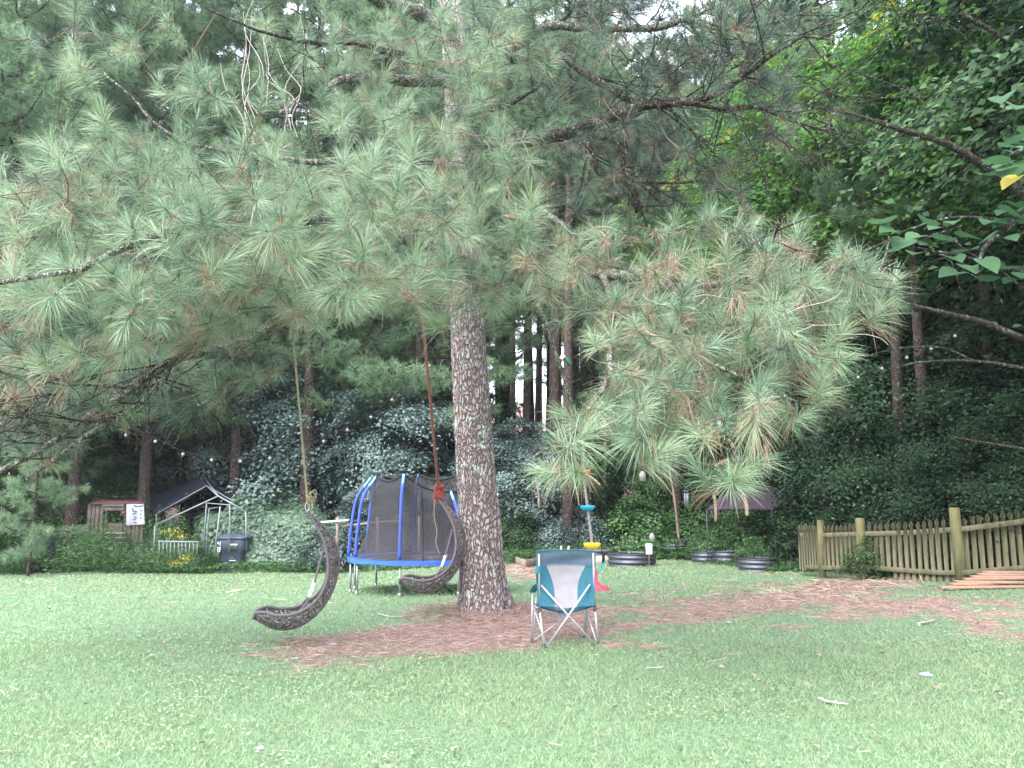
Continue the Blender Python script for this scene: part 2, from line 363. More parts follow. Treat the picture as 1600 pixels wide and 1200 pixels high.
lr = ramp_node(n, [(.3, (.12, .075, .068)), (.48, (.25, .165, .145)), (.62, (.36, .26, .225)), (.75, (.48, .39, .33))]); n.links.new(gnoise(45, 8, .75), lr.inputs[0])
ad = n.nodes.new('ShaderNodeMath'); n.links.new(a.outputs['Fac'], ad.inputs[0]); s2 = n.nodes.new('ShaderNodeMath'); s2.operation = 'MULTIPLY_ADD'; n.links.new(gnoise(9), s2.inputs[0]); s2.inputs[1].default_value = 1.3; s2.inputs[2].default_value = -.65; n.links.new(s2.outputs[0], ad.inputs[1])
mr = n.nodes.new('ShaderNodeMapRange'); n.links.new(ad.outputs[0], mr.inputs[0]); mr.inputs[1].default_value = .2; mr.inputs[2].default_value = .7
mm = n.nodes.new('ShaderNodeMix'); mm.data_type = 'RGBA'; n.links.new(mr.outputs[0], mm.inputs[0]); n.links.new(gr.outputs[0], mm.inputs[6]); n.links.new(lr.outputs[0], mm.inputs[7])
n.links.new(mm.outputs[2], b.inputs['Base Color']); b.inputs['Roughness'].default_value = .95; b.inputs['Specular IOR Level'].default_value = .1
bp = n.nodes.new('ShaderNodeBump'); bp.inputs['Strength'].default_value = .6; bp.inputs['Distance'].default_value = .03; n.links.new(gnoise(60), bp.inputs['Height']); n.links.new(bp.outputs[0], b.inputs['Normal'])
tag(g.build('ground', m, smooth=True), kind='structure')

def band(y0, y1, dens, margin=1.2):
    """random points on the ground over what the photograph can see, between two distances"""
    k = .66; x1 = k*y1+margin; n = int(dens*2*x1*(y1-y0))
    x = rng.uniform(-x1, x1, n); y = rng.uniform(y0, y1, n); q = np.abs(x) < k*y+margin
    return x[q], y[q]
g = Geo()
for y0, y1, dens, h, wd, c3 in ((3.4, 6.2, 5200, .050, .0037, True), (6.2, 9, 2900, .050, .0054, True), (9, 13, 900, .05, .010, False), (13, 18, 420, .05, .014, False), (18, 25.5, 190, .06, .024, False)):
    x, y = band(y0, y1, dens)
    li = litter(x, y); pn = vnoise(x, y, .35)*.5+vnoise(x, y, 1.3)*.5
    keep = (rng.random(len(x)) > li*.93) & (rng.random(len(x)) < .55+pn*.8)
    x = x[keep]; y = y[keep]; pn = pn[keep]; n_ = len(x)
    d = rdir(n_)*.75; d[:, 2] = .45+rng.random(n_)*.55; d = unit(d)
    L = h*(.5+rng.random(n_)*.9)*(.7+pn*.6)
    t = np.clip(rng.normal(.42, .16, n_)+(pn-.5)*.35, 0, .74); dry = rng.random(n_) < .05+.06*sstep(.6, .8, pn); t[dry] = rng.uniform(.8, 1, dry.sum())
    strips(g, np.stack([x, y, gz(x, y)-.004], 1), d, L, wd*(.6+rng.random(n_)*.7), t, bend=.25*rng.random(n_), curve3=c3)
# low clover-like leaves among the blades
x, y = band(3.4, 10, 220); q = (litter(x, y) < .4) & (vnoise(x, y, .6) > .6); x, y = x[q], y[q]; n_ = len(x)
nn = rdir(n_)*.5; nn[:, 2] = 1
leaves(g, np.stack([x, y, gz(x, y)+.02+.015*rng.random(n_)], 1), nn, .018+.016*rng.random(n_), rng.uniform(.3, .75, n_), .8)
tag(g.build('grass', M['grass']), kind='stuff')
# ------------------------------------------------------------------ pine straw
base = G(760, 962); D0 = base.y+.3; base = Vector((P(760, 962, D0).x, base.y, base.z))
g = Geo()
for y0, y1, dens, wd, ln in ((4, 12, 900, .0035, .13), (12, 24, 260, .008, .18)):
    x, y = band(y0, y1, dens); li = litter(x, y); q = rng.random(len(x)) < li*.9+.012; x, y = x[q], y[q]; n_ = len(x)
    d = rdir(n_); d[:, 2] = np.abs(d[:, 2])*.12; strips(g, np.stack([x, y, gz(x, y)+.008+.02*rng.random(n_)], 1), unit(d), ln*(.5+rng.random(n_)), wd, rng.random(n_)**1.2, bend=.05)
x, y = band(4, 22, 4.5); q = rng.random(len(x)) < .25+litter(x, y)*.6; x, y = x[q], y[q]; n_ = len(x); nn = rdir(n_)*.4; nn[:, 2] = 1
leaves(g, np.stack([x, y, gz(x, y)+.03], 1), nn, .03+.05*rng.random(n_), rng.uniform(.1, .75, n_), .6)
n_ = 5200; a = rng.random(n_)*2*PI; r_ = .33+.75*rng.random(n_)**1.6; x = base.x+r_*np.cos(a); y = D0+r_*np.sin(a); d = rdir(n_); d[:, 2] = np.abs(d[:, 2])*.25
strips(g, np.stack([x, y, gz(x, y)+.01+.07*rng.random(n_)*np.clip(1.2-r_, 0, 1)], 1), unit(d), .12*(.5+rng.random(n_)), .0035, rng.random(n_), bend=.15)
tag(g.build('pine_straw', M['straw']), kind='stuff')

def PP(l, m=5):
    """(px, py, distance, radius) rows -> smooth world points and radii"""
    s = spline(l, m); pts = np.array([tuple(P(a, b_, c)) for a, b_, c, _ in s]); return pts, s[:, 3]
base = G(760, 962); D0 = base.y+.3
pine = thing('pine_tree', (P(760, 962, D0).x, D0, base.z), 'big pine in the middle of the yard with a lichen-spotted trunk and long drooping needles', 'tree')
tr = [(761, 975, D0, .44), (760, 962, D0, .37), (758, 945, D0, .335), (756, 920, D0, .315), (752, 860, D0, .29), (747, 780, D0, .272), (741, 700, D0, .255), (737, 620, D0, .245), (731, 520, D0, .235), (726, 400, D0, .22), (721, 300, D0, .205), (717, 200, D0, .185), (711, 100, D0, .17), (704, 0, D0, .16), (690, -160, D0, .13), (680, -420, D0, .08), (676, -640, D0, .03)]
pts, rad = PP(tr, 12)
g = Geo(); seg = 56; n_ = len(pts); aa = np.arange(seg)*2*PI/seg
# plated bark: the radius is broken up by ridges that run up the trunk
hh = pts[:, 2][:, None]; an = aa[None, :]
rid = np.zeros((n_, seg))
for i_ in range(n_):
    rid[i_] = [mnoise.noise(Vector((math.cos(a_)*5, math.sin(a_)*5, pts[i_, 2]*2.2)))*.05+mnoise.noise(Vector((math.cos(a_)*11, math.sin(a_)*11, pts[i_, 2]*5)))*.045 for a_ in aa]
flare = np.maximum(0, 1-(hh-base.z)/.55)**2*(.10+.14*np.sin(an*5+1)+.07*np.sin(an*3))
rr = rad[:, None]*(1+rid+flare)
v = np.stack([pts[:, 0][:, None]+rr*np.cos(an), pts[:, 1][:, None]+rr*np.sin(an), hh+0*an], -1).reshape(-1, 3)
i = np.arange(n_-1)[:, None]*seg; j = np.arange(seg)[None]; k = (j+1) % seg
g.add(v, None, np.stack([i+j, i+k, i+seg+k, i+seg+j], -1).reshape(-1, 4))
g.build('trunk', M['bark'], pine, smooth=True)
LIMBS = {   # the crown's main limbs: rows of px, py, distance, radius
 'a': ([(722, 390, D0, .10), (620, 425, 9.7, .085), (520, 457, 9.1, .072), (455, 492, 8.7, .066), (370, 540, 8.4, .058), (268, 563, 8.1, .05), (200, 602, 7.9, .04), (130, 655, 7.6, .034), (60, 702, 7.3, .028), (-60, 765, 7, .02)], 'bark_limb'),
 'a2': ([(432, 508, 8.6, .042), (388, 575, 8.6, .036), (352, 612, 8.7, .027), (310, 633, 8.8, .018)], 'bark_limb'),
 'a3': ([(262, 565, 8.1, .035), (246, 600, 8, .03), (190, 645, 7.8, .024), (130, 683, 7.5, .02), (40, 750, 7.2, .014)], 'bark_limb'),
 'a4': ([(200, 602, 7.9, .02), (150, 600, 7.6, .016), (95, 615, 7.4, .01)], 'bark_limb'),
 'b': ([(723, 345, D0, .095), (650, 375, 9.6, .08), (560, 350, 8.6, .065), (440, 340, 7.5, .05), (300, 350, 6.6, .036), (180, 400, 5.9, .026), (90, 430, 5.5, .018), (-60, 450, 5.2, .012)], 'bark_limb'),
 'b2': ([(560, 350, 8.6, .04), (540, 400, 7.4, .03), (560, 430, 6.4, .02)], 'bark_limb'),
 'c': ([(712, 125, D0, .085), (655, 127, 9.7, .07), (590, 123, 9.1, .06), (545, 126, 8.8, .05), (512, 141, 8.6, .032)], 'bark_limb'),
 'd': ([(708, 45, D0, .11), (650, 22, 9.4, .095), (590, -4, 8.6, .08), (500, -60, 8, .06)], 'bark_limb'),
 'd2': ([(720, 270, D0, .07), (600, 245, 8.7, .045), (470, 250, 7.7, .028), (330, 230, 7.2, .018), (240, 190, 7, .013), (160, 110, 6.9, .008)], 'bark_limb'),
 'd3': ([(712, 110, D0, .07), (560, 70, 9.2, .035), (440, 60, 8.6, .02), (320, 10, 8.3, .010)], 'bark_dark'),
 'e': ([(728, 222, D0, .11), (800, 218, 9.6, .09), (860, 216, 9.2, .08), (905, 205, 9, .072), (945, 183, 8.8, .064), (1000, 165, 8.6, .055), (1050, 158, 8.5, .048), (1085, 160, 8.4, .04), (1150, 125, 8.2, .032), (1195, 95, 8.1, .026), (1260, 50, 8, .018)], 'bark_dark'),
 'e2': ([(1000, 163, 8.6, .04), (1080, 163, 8.4, .032), (1130, 173, 8.3, .028), (1185, 170, 8.2, .022), (1240, 192, 8.1, .014), (1330, 215, 8, .008)], 'bark_dark'),
 'e3': ([(908, 207, 9, .055), (922, 240, 8.9, .05), (945, 270, 8.9, .045), (983, 288, 8.9, .042), (996, 332, 8.9, .03)], 'bark_dark'),
 'e4': ([(880, 86, 9.3, .05), (905, 108, 9.2, .046), (945, 130, 9, .042), (990, 155, 8.8, .034), (1040, 166, 8.6, .025)], 'bark_dark'),
 'e5': ([(712, 120, D0, .09), (790, 75, 9.8, .07), (850, 45, 9.4, .06), (880, 38, 9.2, .052), (960, 46, 9, .046), (1040, 45, 8.8, .04), (1080, 36, 8.7, .03), (1180, 50, 8.5, .022), (1300, 62, 8.4, .012)], 'bark_limb'),
 'e6': ([(862, 44, 9.3, .045), (895, 8, 9.1, .035), (940, -40, 9, .03)], 'bark_limb'),
 'e7': ([(1075, 35, 8.7, .022), (1130, 48, 8.6, .02), (1210, 30, 8.5, .014), (1300, 5, 8.4, .008)], 'bark_limb'),
 'e8': ([(983, 288, 8.9, .02), (1040, 284, 8.8, .014), (1130, 288, 8.7, .008)], 'bark_dark'),
 'e9': ([(975, 290, 8.9, .02), (978, 230, 8.8, .018), (978, 185, 8.7, .012)], 'bark_dark'),
 'f': ([(734, 408, D0, .10), (800, 420, 9.3, .08), (860, 415, 8.7, .07), (940, 428, 8.1, .06), (1040, 432, 7.6, .05), (1110, 444, 7.2, .036), (1200, 425, 6.9, .026), (1290, 420, 6.7, .018), (1370, 432, 6.6, .01)], 'bark_limb'),
 'f2': ([(1040, 432, 7.6, .036), (1060, 480, 7, .03), (1090, 560, 6.3, .024), (1110, 640, 5.9, .018), (1145, 700, 5.6, .012), (1150, 730, 5.5, .008)], 'bark_limb'),
 'f3': ([(940, 428, 8.1, .035), (960, 500, 7, .028), (950, 580, 6.1, .02), (920, 640, 5.5, .014)], 'bark_limb'),
 'f4': ([(838, 318, 9, .04), (862, 338, 8.9, .036), (885, 358, 8.8, .03)], 'bark_limb'),
 'f5': ([(1090, 560, 6.3, .02), (1170, 590, 6.1, .014), (1250, 630, 6, .008)], 'bark_limb'),
 'f6': ([(800, 420, 9.3, .05), (820, 370, 8.3, .035), (840, 320, 7.4, .02)], 'bark_limb'),
 'f7': ([(790, 420, 9.35, .045), (835, 470, 9.4, .035), (872, 560, 9.5, .028), (895, 620, 9.55, .022), (912, 660, 9.6, .014)], 'bark_limb'),
 'g': ([(720, 320, D0, .07), (690, 260, 9.2, .05), (640, 250, 8.2, .034), (590, 260, 7.2, .02)], 'bark_limb'),
 'h': ([(700, -60, D0, .08), (820, -100, 9.5, .06), (960, -110, 8.5, .04), (1080, -60, 8, .02)], 'bark_dark'),
 'h2': ([(726, 180, D0, .05), (790, 165, 10, .035), (850, 130, 9.7, .02)], 'bark_dark'),
}
nodes_p = []; nodes_r = []
for key, (rows, mt) in LIMBS.items():
    pts, rad = PP(rows, 6)
    wob = np.array([[mnoise.noise(Vector((p_[0]*2.1+k_*7, p_[1]*2, p_[2]*2.3))) for k_ in range(3)] for p_ in pts])*.05
    pts[1:-1] += wob[1:-1]
    g = Geo(); tube(g, pts, rad, 10, jitter=.22); nodes_p += list(pts[3:]); nodes_r += list(rad[3:])
    g.build('limb', M[mt], pine, smooth=True)
# tufts set where the photograph shows them: px, py, size in px, distance, dryness
HERO = [(88, 450, 120, 5.3, .2), (135, 425, 100, 5.6, .2), (182, 428, 105, 5.7, .2), (295, 297, 120, 6, .1), (360, 298, 100, 6.2, .1), (585, 238, 118, 6.4, .1), (645, 224, 100, 6.6, .1), (565, 455, 92, 5.9, 0),
 (650, 392, 120, 6.2, .4), (480, 385, 120, 6, .3), (570, 372, 100, 6.2, .3), (430, 225, 95, 7.2, 0), (680, 497, 88, 7.2, .3), (170, 497, 80, 5.8, 0), (195, 548, 76, 6.2, .1), (425, 362, 110, 6.1, .2), (365, 430, 90, 6.6, .4),
 (735, 300, 100, 7.8, .2), (740, 150, 100, 8.2, .2), (310, 410, 90, 6.8, .5), (160, 170, 90, 6.9, 0), (120, 92, 85, 6.9, 0), (460, 330, 110, 6, .1), (520, 320, 100, 6.2, .1), (250, 470, 90, 6.6, .3), (20, 410, 100, 5.4, .3), (60, 350, 90, 6, .2),
 (830, 298, 95, 7.2, .1), (815, 345, 100, 7.2, .1), (915, 668, 132, 5.2, .15), (993, 677, 112, 5.5, .3), (1035, 697, 112, 5.5, .4), (1083, 715, 92, 5.6, .3), (1148, 740, 108, 5.3, 0), (1190, 712, 90, 5.5, .2), (842, 728, 88, 5.9, .3),
 (1167, 517, 122, 6, .3), (1017, 517, 100, 6.6, .2), (950, 600, 92, 6, .3), (1067, 550, 92, 6.2, .4), (1117, 613, 112, 5.9, .4), (1173, 637, 90, 5.9, .4), (1223, 637, 82, 6, .4), (1260, 640, 78, 6, .2), (1283, 510, 92, 6.4, .3), (1283, 583, 102, 6, .1),
 (1400, 430, 92, 6.6, .1), (1345, 445, 80, 6.6, .3), (1255, 430, 112, 6.5, .3), (1200, 432, 100, 6.6, .3), (1185, 490, 100, 6.3, .4), (1310, 495, 92, 6.3, .3), (1135, 375, 80, 7, .3), (1000, 640, 100, 5.8, .2), (880, 640, 80, 5.4, .1), (720, 470, 80, 7.6, .4),
 (770, 470, 80, 7.8, .3), (700, 340, 90, 7, .3), (610, 320, 100, 6.4, .2), (545, 290, 95, 6.8, .2), (900, 730, 70, 5.3, .5), (1050, 600, 90, 6.3, .4)]
REG = [  # cx, cy, rx, ry, D near, D far, count, dryness
 (200, 330, 260, 110, 6, 8.2, 80, .25), (500, 350, 240, 110, 6.2, 9, 95, .28), (90, 480, 160, 90, 5.8, 7.8, 42, .35), (330, 470, 200, 55, 7, 8.8, 45, .4), (110, 260, 160, 60, 7, 8.5, 14, .1), (330, 180, 130, 90, 7, 9, 14, .05), (620, 430, 110, 50, 7.2, 9.4, 26, .4),
 (700, 230, 130, 90, 7.6, 10, 44, .25), (650, 90, 170, 80, 8.3, 10.6, 44, .15), (770, 60, 120, 70, 8.6, 10.8, 30, .2), (480, 60, 90, 60, 8.6, 10, 7, 0), (780, 390, 110, 70, 7.6, 9.5, 34, .35), (560, 170, 60, 60, 8, 9.6, 12, .1),
 (960, 400, 150, 75, 6.8, 8.6, 27, .75), (1160, 420, 170, 90, 6.4, 8, 38, .5), (1180, 540, 150, 80, 5.9, 7.4, 38, .4), (1020, 540, 100, 70, 6.2, 7.6, 24, .35), (1070, 640, 140, 45, 5.6, 6.8, 20, .4), (930, 480, 120, 40, 7.2, 8.6, 12, .4), (1330, 450, 80, 50, 6.3, 7.2, 12, .3),
 (950, 120, 160, 120, 8.4, 10.8, 85, .12), (1110, 180, 140, 130, 8, 10, 75, .14), (1000, 270, 170, 70, 8.6, 10.6, 42, .25), (1180, 60, 130, 70, 8, 9.6, 40, .15), (880, 10, 180, 50, 8.4, 10, 34, .1), (1080, 20, 200, 60, 8, 9.8, 40, .15),
 (200, 590, 220, 50, 7.8, 9.2, 20, .2), (80, 660, 140, 60, 7.4, 8.8, 22, .15), (30, 590, 90, 50, 6.8, 8, 10, .8), (340, 560, 110, 50, 8, 9.2, 12, .1), (60, 60, 120, 80, 7.2, 8.6, 8, 0), (250, 60, 100, 60, 7.4, 9, 5, 0)]
T = []
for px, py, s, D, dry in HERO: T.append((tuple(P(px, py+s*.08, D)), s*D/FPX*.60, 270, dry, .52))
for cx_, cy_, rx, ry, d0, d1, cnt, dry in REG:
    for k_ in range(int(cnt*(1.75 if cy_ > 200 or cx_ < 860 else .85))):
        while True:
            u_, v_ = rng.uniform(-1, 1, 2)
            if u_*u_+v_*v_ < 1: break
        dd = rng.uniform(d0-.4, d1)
        shade_tint = .08 if (cx_ > 860 and cy_ < 300) else .2 if (cy_ > 550 and cx_ < 400) else .44  # crown shade put into the needle tint, upper right and lower left
        T.append((tuple(P(cx_+rx*u_, cy_+ry*v_, dd)), float(np.clip(rng.normal(.225, .04), .13, .3)), 145, min(1, max(0, dry+rng.normal(0, .25))), shade_tint+rng.normal(0, .11)))
trunk_x = lambda z: base.x - (z-base.z)*.075
tp = np.array([t_[0] for t_ in T]); order = np.argsort(np.hypot(tp[:, 0]-base.x+.4, tp[:, 1]-D0))
NP = np.zeros((len(nodes_p)+len(T)*6, 3)); NP[:len(nodes_p)] = nodes_p; nn_ = len(nodes_p)
gt = Geo(); axes = np.zeros((len(T), 3))
for oi in order:
    p = tp[oi]; d = np.linalg.norm((NP[:nn_]-p)*[1, 1, 1.15], axis=1); q = NP[int(np.argmin(d))].copy()
    L = np.linalg.norm(p-q); dirv = (p-q)/(L+1e-6)
    side = rdir(1)[0]*L*.12
    c = spline([(*q, 0), (*(q+(p-q)*.4+side-np.array([0, 0, .06*L])), 0), (*(q+(p-q)*.75+side*.6-np.array([0, 0, .07*L])), 0), (*p, 0)], 2)[:, :3]
    r0 = .0045+.004*min(L, 1.5)
    tube(gt, c, np.linspace(r0, .0035, len(c)), 5, t=rng.random(), cap=False)
    NP[nn_:nn_+4] = c[2:6]; nn_ += 4
    ax = c[-1]-c[-2]; ax = ax/np.linalg.norm(ax); ax = ax*.85+rdir(1)[0]*.35+np.array([0, -.12, .42]); axes[oi] = ax/np.linalg.norm(ax)
# extra bare twigs
for k_ in range(330):
    a_ = NP[rng.integers(0, nn_)]; dv = rdir(1)[0]; dv[2] *= .5; L = rng.uniform(.15, .7)
    c = spline([(*a_, 0), (*(a_+dv*L*.5+rdir(1)[0]*.12*L), 0), (*(a_+dv*L+rdir(1)[0]*.2*L), 0)], 3)[:, :3]
    tube(gt, c, np.linspace(.005, .002, len(c)), 4, cap=False)
gt.build('twigs', M['twig'], pine)
# the bare, forking undersides of the upper right and lower left limbs
gb = Geo()
def fork(p, dv, L, r, lev):
    q = [p]; d_ = dv
    for k_ in range(4): d_ = unit(d_+rdir(1)[0]*.28+np.array([0, 0, -.03])); q.append(q[-1]+d_*L/4)
    if lev == 2 and low: q = [p]+[p+(v_-p)*[1, 1, .3]+[0, 0, .03*i_] for i_, v_ in enumerate(q[1:])]
    if low and q[-1][2] < 1.47+(780-735)/1300*q[-1][1]: return
    tube(gb, q, np.linspace(r, r*.5, 5), 5, cap=False)
    if lev:
        for k_ in range(3): fork(q[2+k_ % 3], unit(d_+rdir(1)[0]*.9), L*rng.uniform(.45, .75), r*.6, lev-1)
for key, cnt in (('e', 17), ('e2', 9), ('e3', 9), ('e4', 6), ('e5', 14), ('e6', 4), ('e7', 5), ('e8', 5), ('h', 6), ('a', 15), ('a2', 3), ('a3', 10), ('a4', 4), ('c', 3), ('f', 6), ('d3', 4)):
    pts_, _ = PP(LIMBS[key][0], 6)
    low = key[0] == 'a'
    for k_ in range(cnt):
        i_ = rng.integers(len(pts_)//5, len(pts_)-1); t_ = unit(pts_[i_+1]-pts_[i_]); fork(pts_[i_], unit(t_*.7+rdir(1)[0]*[.8, .8, .9]), rng.uniform(.5, 1.3), .011, 2)
gb.build('bare_twigs', M['bark_dark'], pine)
def tufts(g, C_, AX, LEN, N, DRY, TN, wid=.0030, bend=.28):
    """brushes of needles: a fresh burst at the tip, shorter older whorls further back along the twig"""
    for c, ax, ln, nd, dry, tn in zip(C_, AX, LEN, N, DRY, TN):
        back = .35+rng.random()*.9                   # how far the needles reach back along the twig
        cone_ = rng.uniform(.75, 1.25)
        u = rng.random(nd)**.85                      # 0 at the tip of the twig, 1 at the back
        ref = unit(np.cross(ax, rdir(nd))); th = (.08+np.minimum(u*1.9, 1.15)*cone_+rng.normal(0, .16, nd))
        d = ax*np.cos(th)[:, None]+ref*np.sin(th)[:, None]
        root = c-ax*(u*ln*back)[:, None]
        yel = rng.normal(0, .05)
        t = np.clip(tn+yel+rng.normal(0, .09, nd)+.08*(1-u), 0, .66)
        isdry = (u > 1-dry*.55) & (rng.random(nd) < .7); t = np.where(isdry, rng.uniform(.68, 1, nd), t)
        L = ln*(.75+.4*rng.random(nd))*np.where(rng.random(nd) < .12, .6, 1)*(1-.15*u)
        strips(g, root, d, L, wid*rng.uniform(.8, 1.3), t, bend=bend*(.3+1.2*rng.random(nd)**2+isdry*.9))
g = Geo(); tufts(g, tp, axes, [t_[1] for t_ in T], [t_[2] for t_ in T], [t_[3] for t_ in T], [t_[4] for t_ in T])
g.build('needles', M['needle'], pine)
# dead curled sprigs, hanging brown clusters and cones
qx = CX+FPX*NP[:nn_, 0]/NP[:nn_, 1]; qy = CY+180-FPX*(NP[:nn_, 2]-CAMH)/NP[:nn_, 1]; DW = NP[:nn_][(qx > 880) & (qx < 1390) & (qy > 310) & (qy < 620) & (NP[:nn_, 1] < 8)]
g = Geo()
for k_ in range(90):
    a_ = DW[rng.integers(len(DW))]; pt = [a_]; dv = rdir(1)[0]; dv[2] = abs(dv[2])*.6
    for q_ in range(5): dv = unit(dv+rdir(1)[0]*.42); pt.append(pt[-1]+dv*rng.uniform(.04, .11))
    c = spline([(*q_, 0) for q_ in pt], 3)[:, :3]; tube(g, c, np.linspace(.0036, .0016, len(c)), 5, cap=False)
g.build('dead_twigs', M['twig_pale'], pine)
g = Geo()
for px, py, D in ((690, 245, 8), (965, 610, 6), (1065, 620, 5.9), (20, 600, 6.8), (15, 390, 5.5), (1190, 395, 6.6), (905, 400, 7.6), (1150, 470, 6.2), (1110, 670, 5.6), (60, 480, 6), (500, 455, 6.6), (640, 430, 6.4), (880, 370, 7.5), (1050, 400, 7), (730, 430, 8), (300, 480, 6.4), (1250, 460, 6.3), (1190, 690, 5.5)):
    n_ = 40; c = np.array(tuple(P(px, py, D))); d = rdir(n_)*.5; d[:, 2] = -1; strips(g, c+rdir(n_)*.05, unit(d), .2, .003, rng.uniform(.72, 1, n_), bend=.2)
g.build('dead_needles', M['needle'], pine)
M['cone'] = mat('pine_cone', (.28, .19, .14), .8, var=.5, scale=60)
def cone_geo(c, ax, L):
    g = Geo(); ax = unit(np.array(ax, float)); k_ = np.arange(90); u = k_/90; th = k_*2.4
    r = L*.24*np.sin(PI*(.12+.85*u))**.7; ref = unit(np.cross(ax, [0, 0, 1.01])); re2 = np.cross(ax, ref)
    o = ref*np.cos(th)[:, None]+re2*np.sin(th)[:, None]; root = np.array(c)+ax*(u*L)[:, None]
    side = np.cross(o, ax)
    tip = root+o*r[:, None]+ax*L*.06; s = L*.09
    v = np.stack([root-side*s*.5, root+side*s*.5, tip+side*s, tip-side*s, tip+o*s*.3+ax*s*.6], 1).reshape(-1, 3)
    kk = k_[:, None]*5; g.add(v, kk+np.array([[3, 2, 4]]), kk+np.array([[0, 1, 2, 3]]), .5)
    tube(g, [np.array(c), np.array(c)+ax*L*.5, np.array(c)+ax*L], [L*.12, L*.15, L*.05], 8); return g
for px, py, D, ax in ((1138, 719, 5.5, (-.8, 0, -.35)), (884, 703, 5.3, (-.7, 0, .45)), (527, 345, 6.3, (.1, 0, 1)), (790, 338, 7, (.8, 0, -.2)), (738, 510, 9.8, (.9, -.2, 0)), (580, 250, 8, (.3, 0, -.9)), (545, 405, 7, (0, 0, -1))):
    cone_geo(tuple(P(px, py, D)), ax, .09).build('pine_cone', M['cone'], pine)
for a_, b_, D, r_ in (((1114, 765), (1118, 815), 6.2, .011), ((1160, 770), (1167, 806), 5.6, .013), ((836, 745), (842, 792), 6.0, .007), ((893, 740), (905, 790), 5.6, .005), ((915, 740), (938, 758), 5.3, .006)):
    c = spline([tuple(P(*a_, D))+(0,), tuple(P((a_[0]+b_[0])/2+2, (a_[1]+b_[1])/2, D))+(0,), tuple(P(*b_, D))+(0,)], 4)[:, :3]
    g = Geo(); tube(g, c, r_, 6, jitter=.3); g.build('dangling_twig', M['cone'], pine)
# a white hook screwed into the trunk
g = Geo(); h_ = P(770, 773, D0-.05); tube(g, [h_, h_+Vector((.05, -.02, 0)), h_+Vector((.075, -.02, .0))], [.012, .014, .028], 10)
M['white'] = mat('white_plastic', (.75, .74, .72), .5, var=.06, scale=9)
g.build('insulator', M['white'], pine, smooth=True)

# ------------------------------------------------------------------ camping chair, seen from behind
M['alu'] = mat('chair_tube', (.45, .44, .46), .35, metal=.35, var=.08, scale=8)
M['plastic_dark'] = mat('dark_joint', (.06, .06, .065), .5)
M['teal'] = mat('teal_cloth', (.04, .165, .235), .85, var=.12, scale=30, bump=.3, bscale=220)
M['band'] = mat('slate_cloth', (.10, .145, .205), .85, var=.14, scale=14, bump=.4, bscale=120)
M['mesh_cloth'] = holes(mat('pale_mesh', (.36, .325, .37), .85, var=.08, scale=12, bump=.3, bscale=300), 0, 0, const=.06)
cf = G(892, 1009); DN = cf.y
chair = thing('camping_chair', cf, 'folding camping chair seen from behind, teal cloth with a pale mesh centre', 'chair')
fr = G(831, 1004); ff = G(914, 997)
g = Geo(); r_ = .0105
nl = G(850, 1012); nr = G(935, 1007); tl = P(842, 866, DN-.12); trr = P(927, 864, DN-.12)
ml = P(843, 951, DN+.0); mr_ = P(929, 948, DN+.0)
def tb(a, b_, r=.0105, name='frame_tube', mt='alu', seg=10):
    g = Geo(); tube(g, [a, b_], r, seg); return g.build(name, M[mt], chair, smooth=True)
tb(tl, ml, name='back_post'); tb(trr, mr_, name='back_post')
tb(ml, nl+Vector((0, 0, .01)), name='leg'); tb(mr_, nr+Vector((0, 0, .01)), name='leg')
tb(P(845, 914, DN-.035), G(929, 1009)+Vector((0, -.02, .015)), .0105, 'cross_tube'); tb(P(922, 913, DN-.06), G(854, 1013)+Vector((0, -.02, .015)), .0105, 'cross_tube')
fl_top = P(832, 924, fr.y-.02); fr_top = P(914, 922, ff.y-.02)
tb(fl_top, fr+Vector((0, 0, .01)), .009, 'leg'); tb(fr_top, ff+Vector((0, 0, .01)), .009, 'leg')
tb(P(838, 932, DN+.15), fr+Vector((.008, 0, .03)), .008, 'frame_tube'); tb(P(920, 930, DN+.2), ff+Vector((.008, 0, .03)), .008, 'frame_tube')
seatz = P(843, 951, DN).z
fsl = fl_top.copy(); fsl.z = seatz+.02; fsr = fr_top.copy(); fsr.z = seatz+.02
tb(ml, fsl, .008, 'frame_tube'); tb(mr_, fsr, .008, 'frame_tube')
tb(fsl, ff+Vector((-.01, 0, .02)), .0085, 'cross_tube'); tb(fsr, fr+Vector((.02, 0, .02)), .0085, 'cross_tube')
tb(nl+Vector((.02, .02, .03)), fsl+Vector((.01, 0, -.02)), .0085, 'cross_tube'); tb(nr+Vector((-.02, .02, .03)), fsr+Vector((-.01, 0, -.02)), .0085, 'cross_tube')
for p_ in (nl, nr, fr, ff):
    g = Geo(); tube(g, [p_+Vector((0, 0, -.005)), p_+Vector((0, 0, .02)), p_+Vector((0, 0, .035))], [.024, .02, .013], 10); g.build('foot', M['plastic_dark'], chair, smooth=True)
for p_ in (P(843, 914, DN-.03), P(926, 910, DN-.03), ml, mr_, P(843, 955, DN), P(929, 952, DN)):
    g = Geo(); tube(g, [p_+Vector((0, 0, -.017)), p_+Vector((0, 0, .017))], .0175, 10); g.build('joint', M['plastic_dark'], chair, smooth=True)
def backpt(u, v):      # u across, v 0 at the top .. 1 at the seat; sags away from the camera
    x = (838+u*(930-838)) + (4*(.5-u))*max(0, v-.5)*2 + .5*math.sin(v*9)
    y = 861.5+2.2*(1-(2*u-1)**2)*-.9 + v*(946-861)*(1 if .3 < u < .7 else 1) + (6*sstep(.7, 1, v)*(1-2*abs(u-.5)))
    return P(x, float(y), DN-.125+.09*v+.10*math.sin(PI*u)**.8*(.25+.75*math.sin(PI*min(1, v*.9+.1)))+.006*math.sin(v*26+u*5)*(1 if v < .25 else .2))
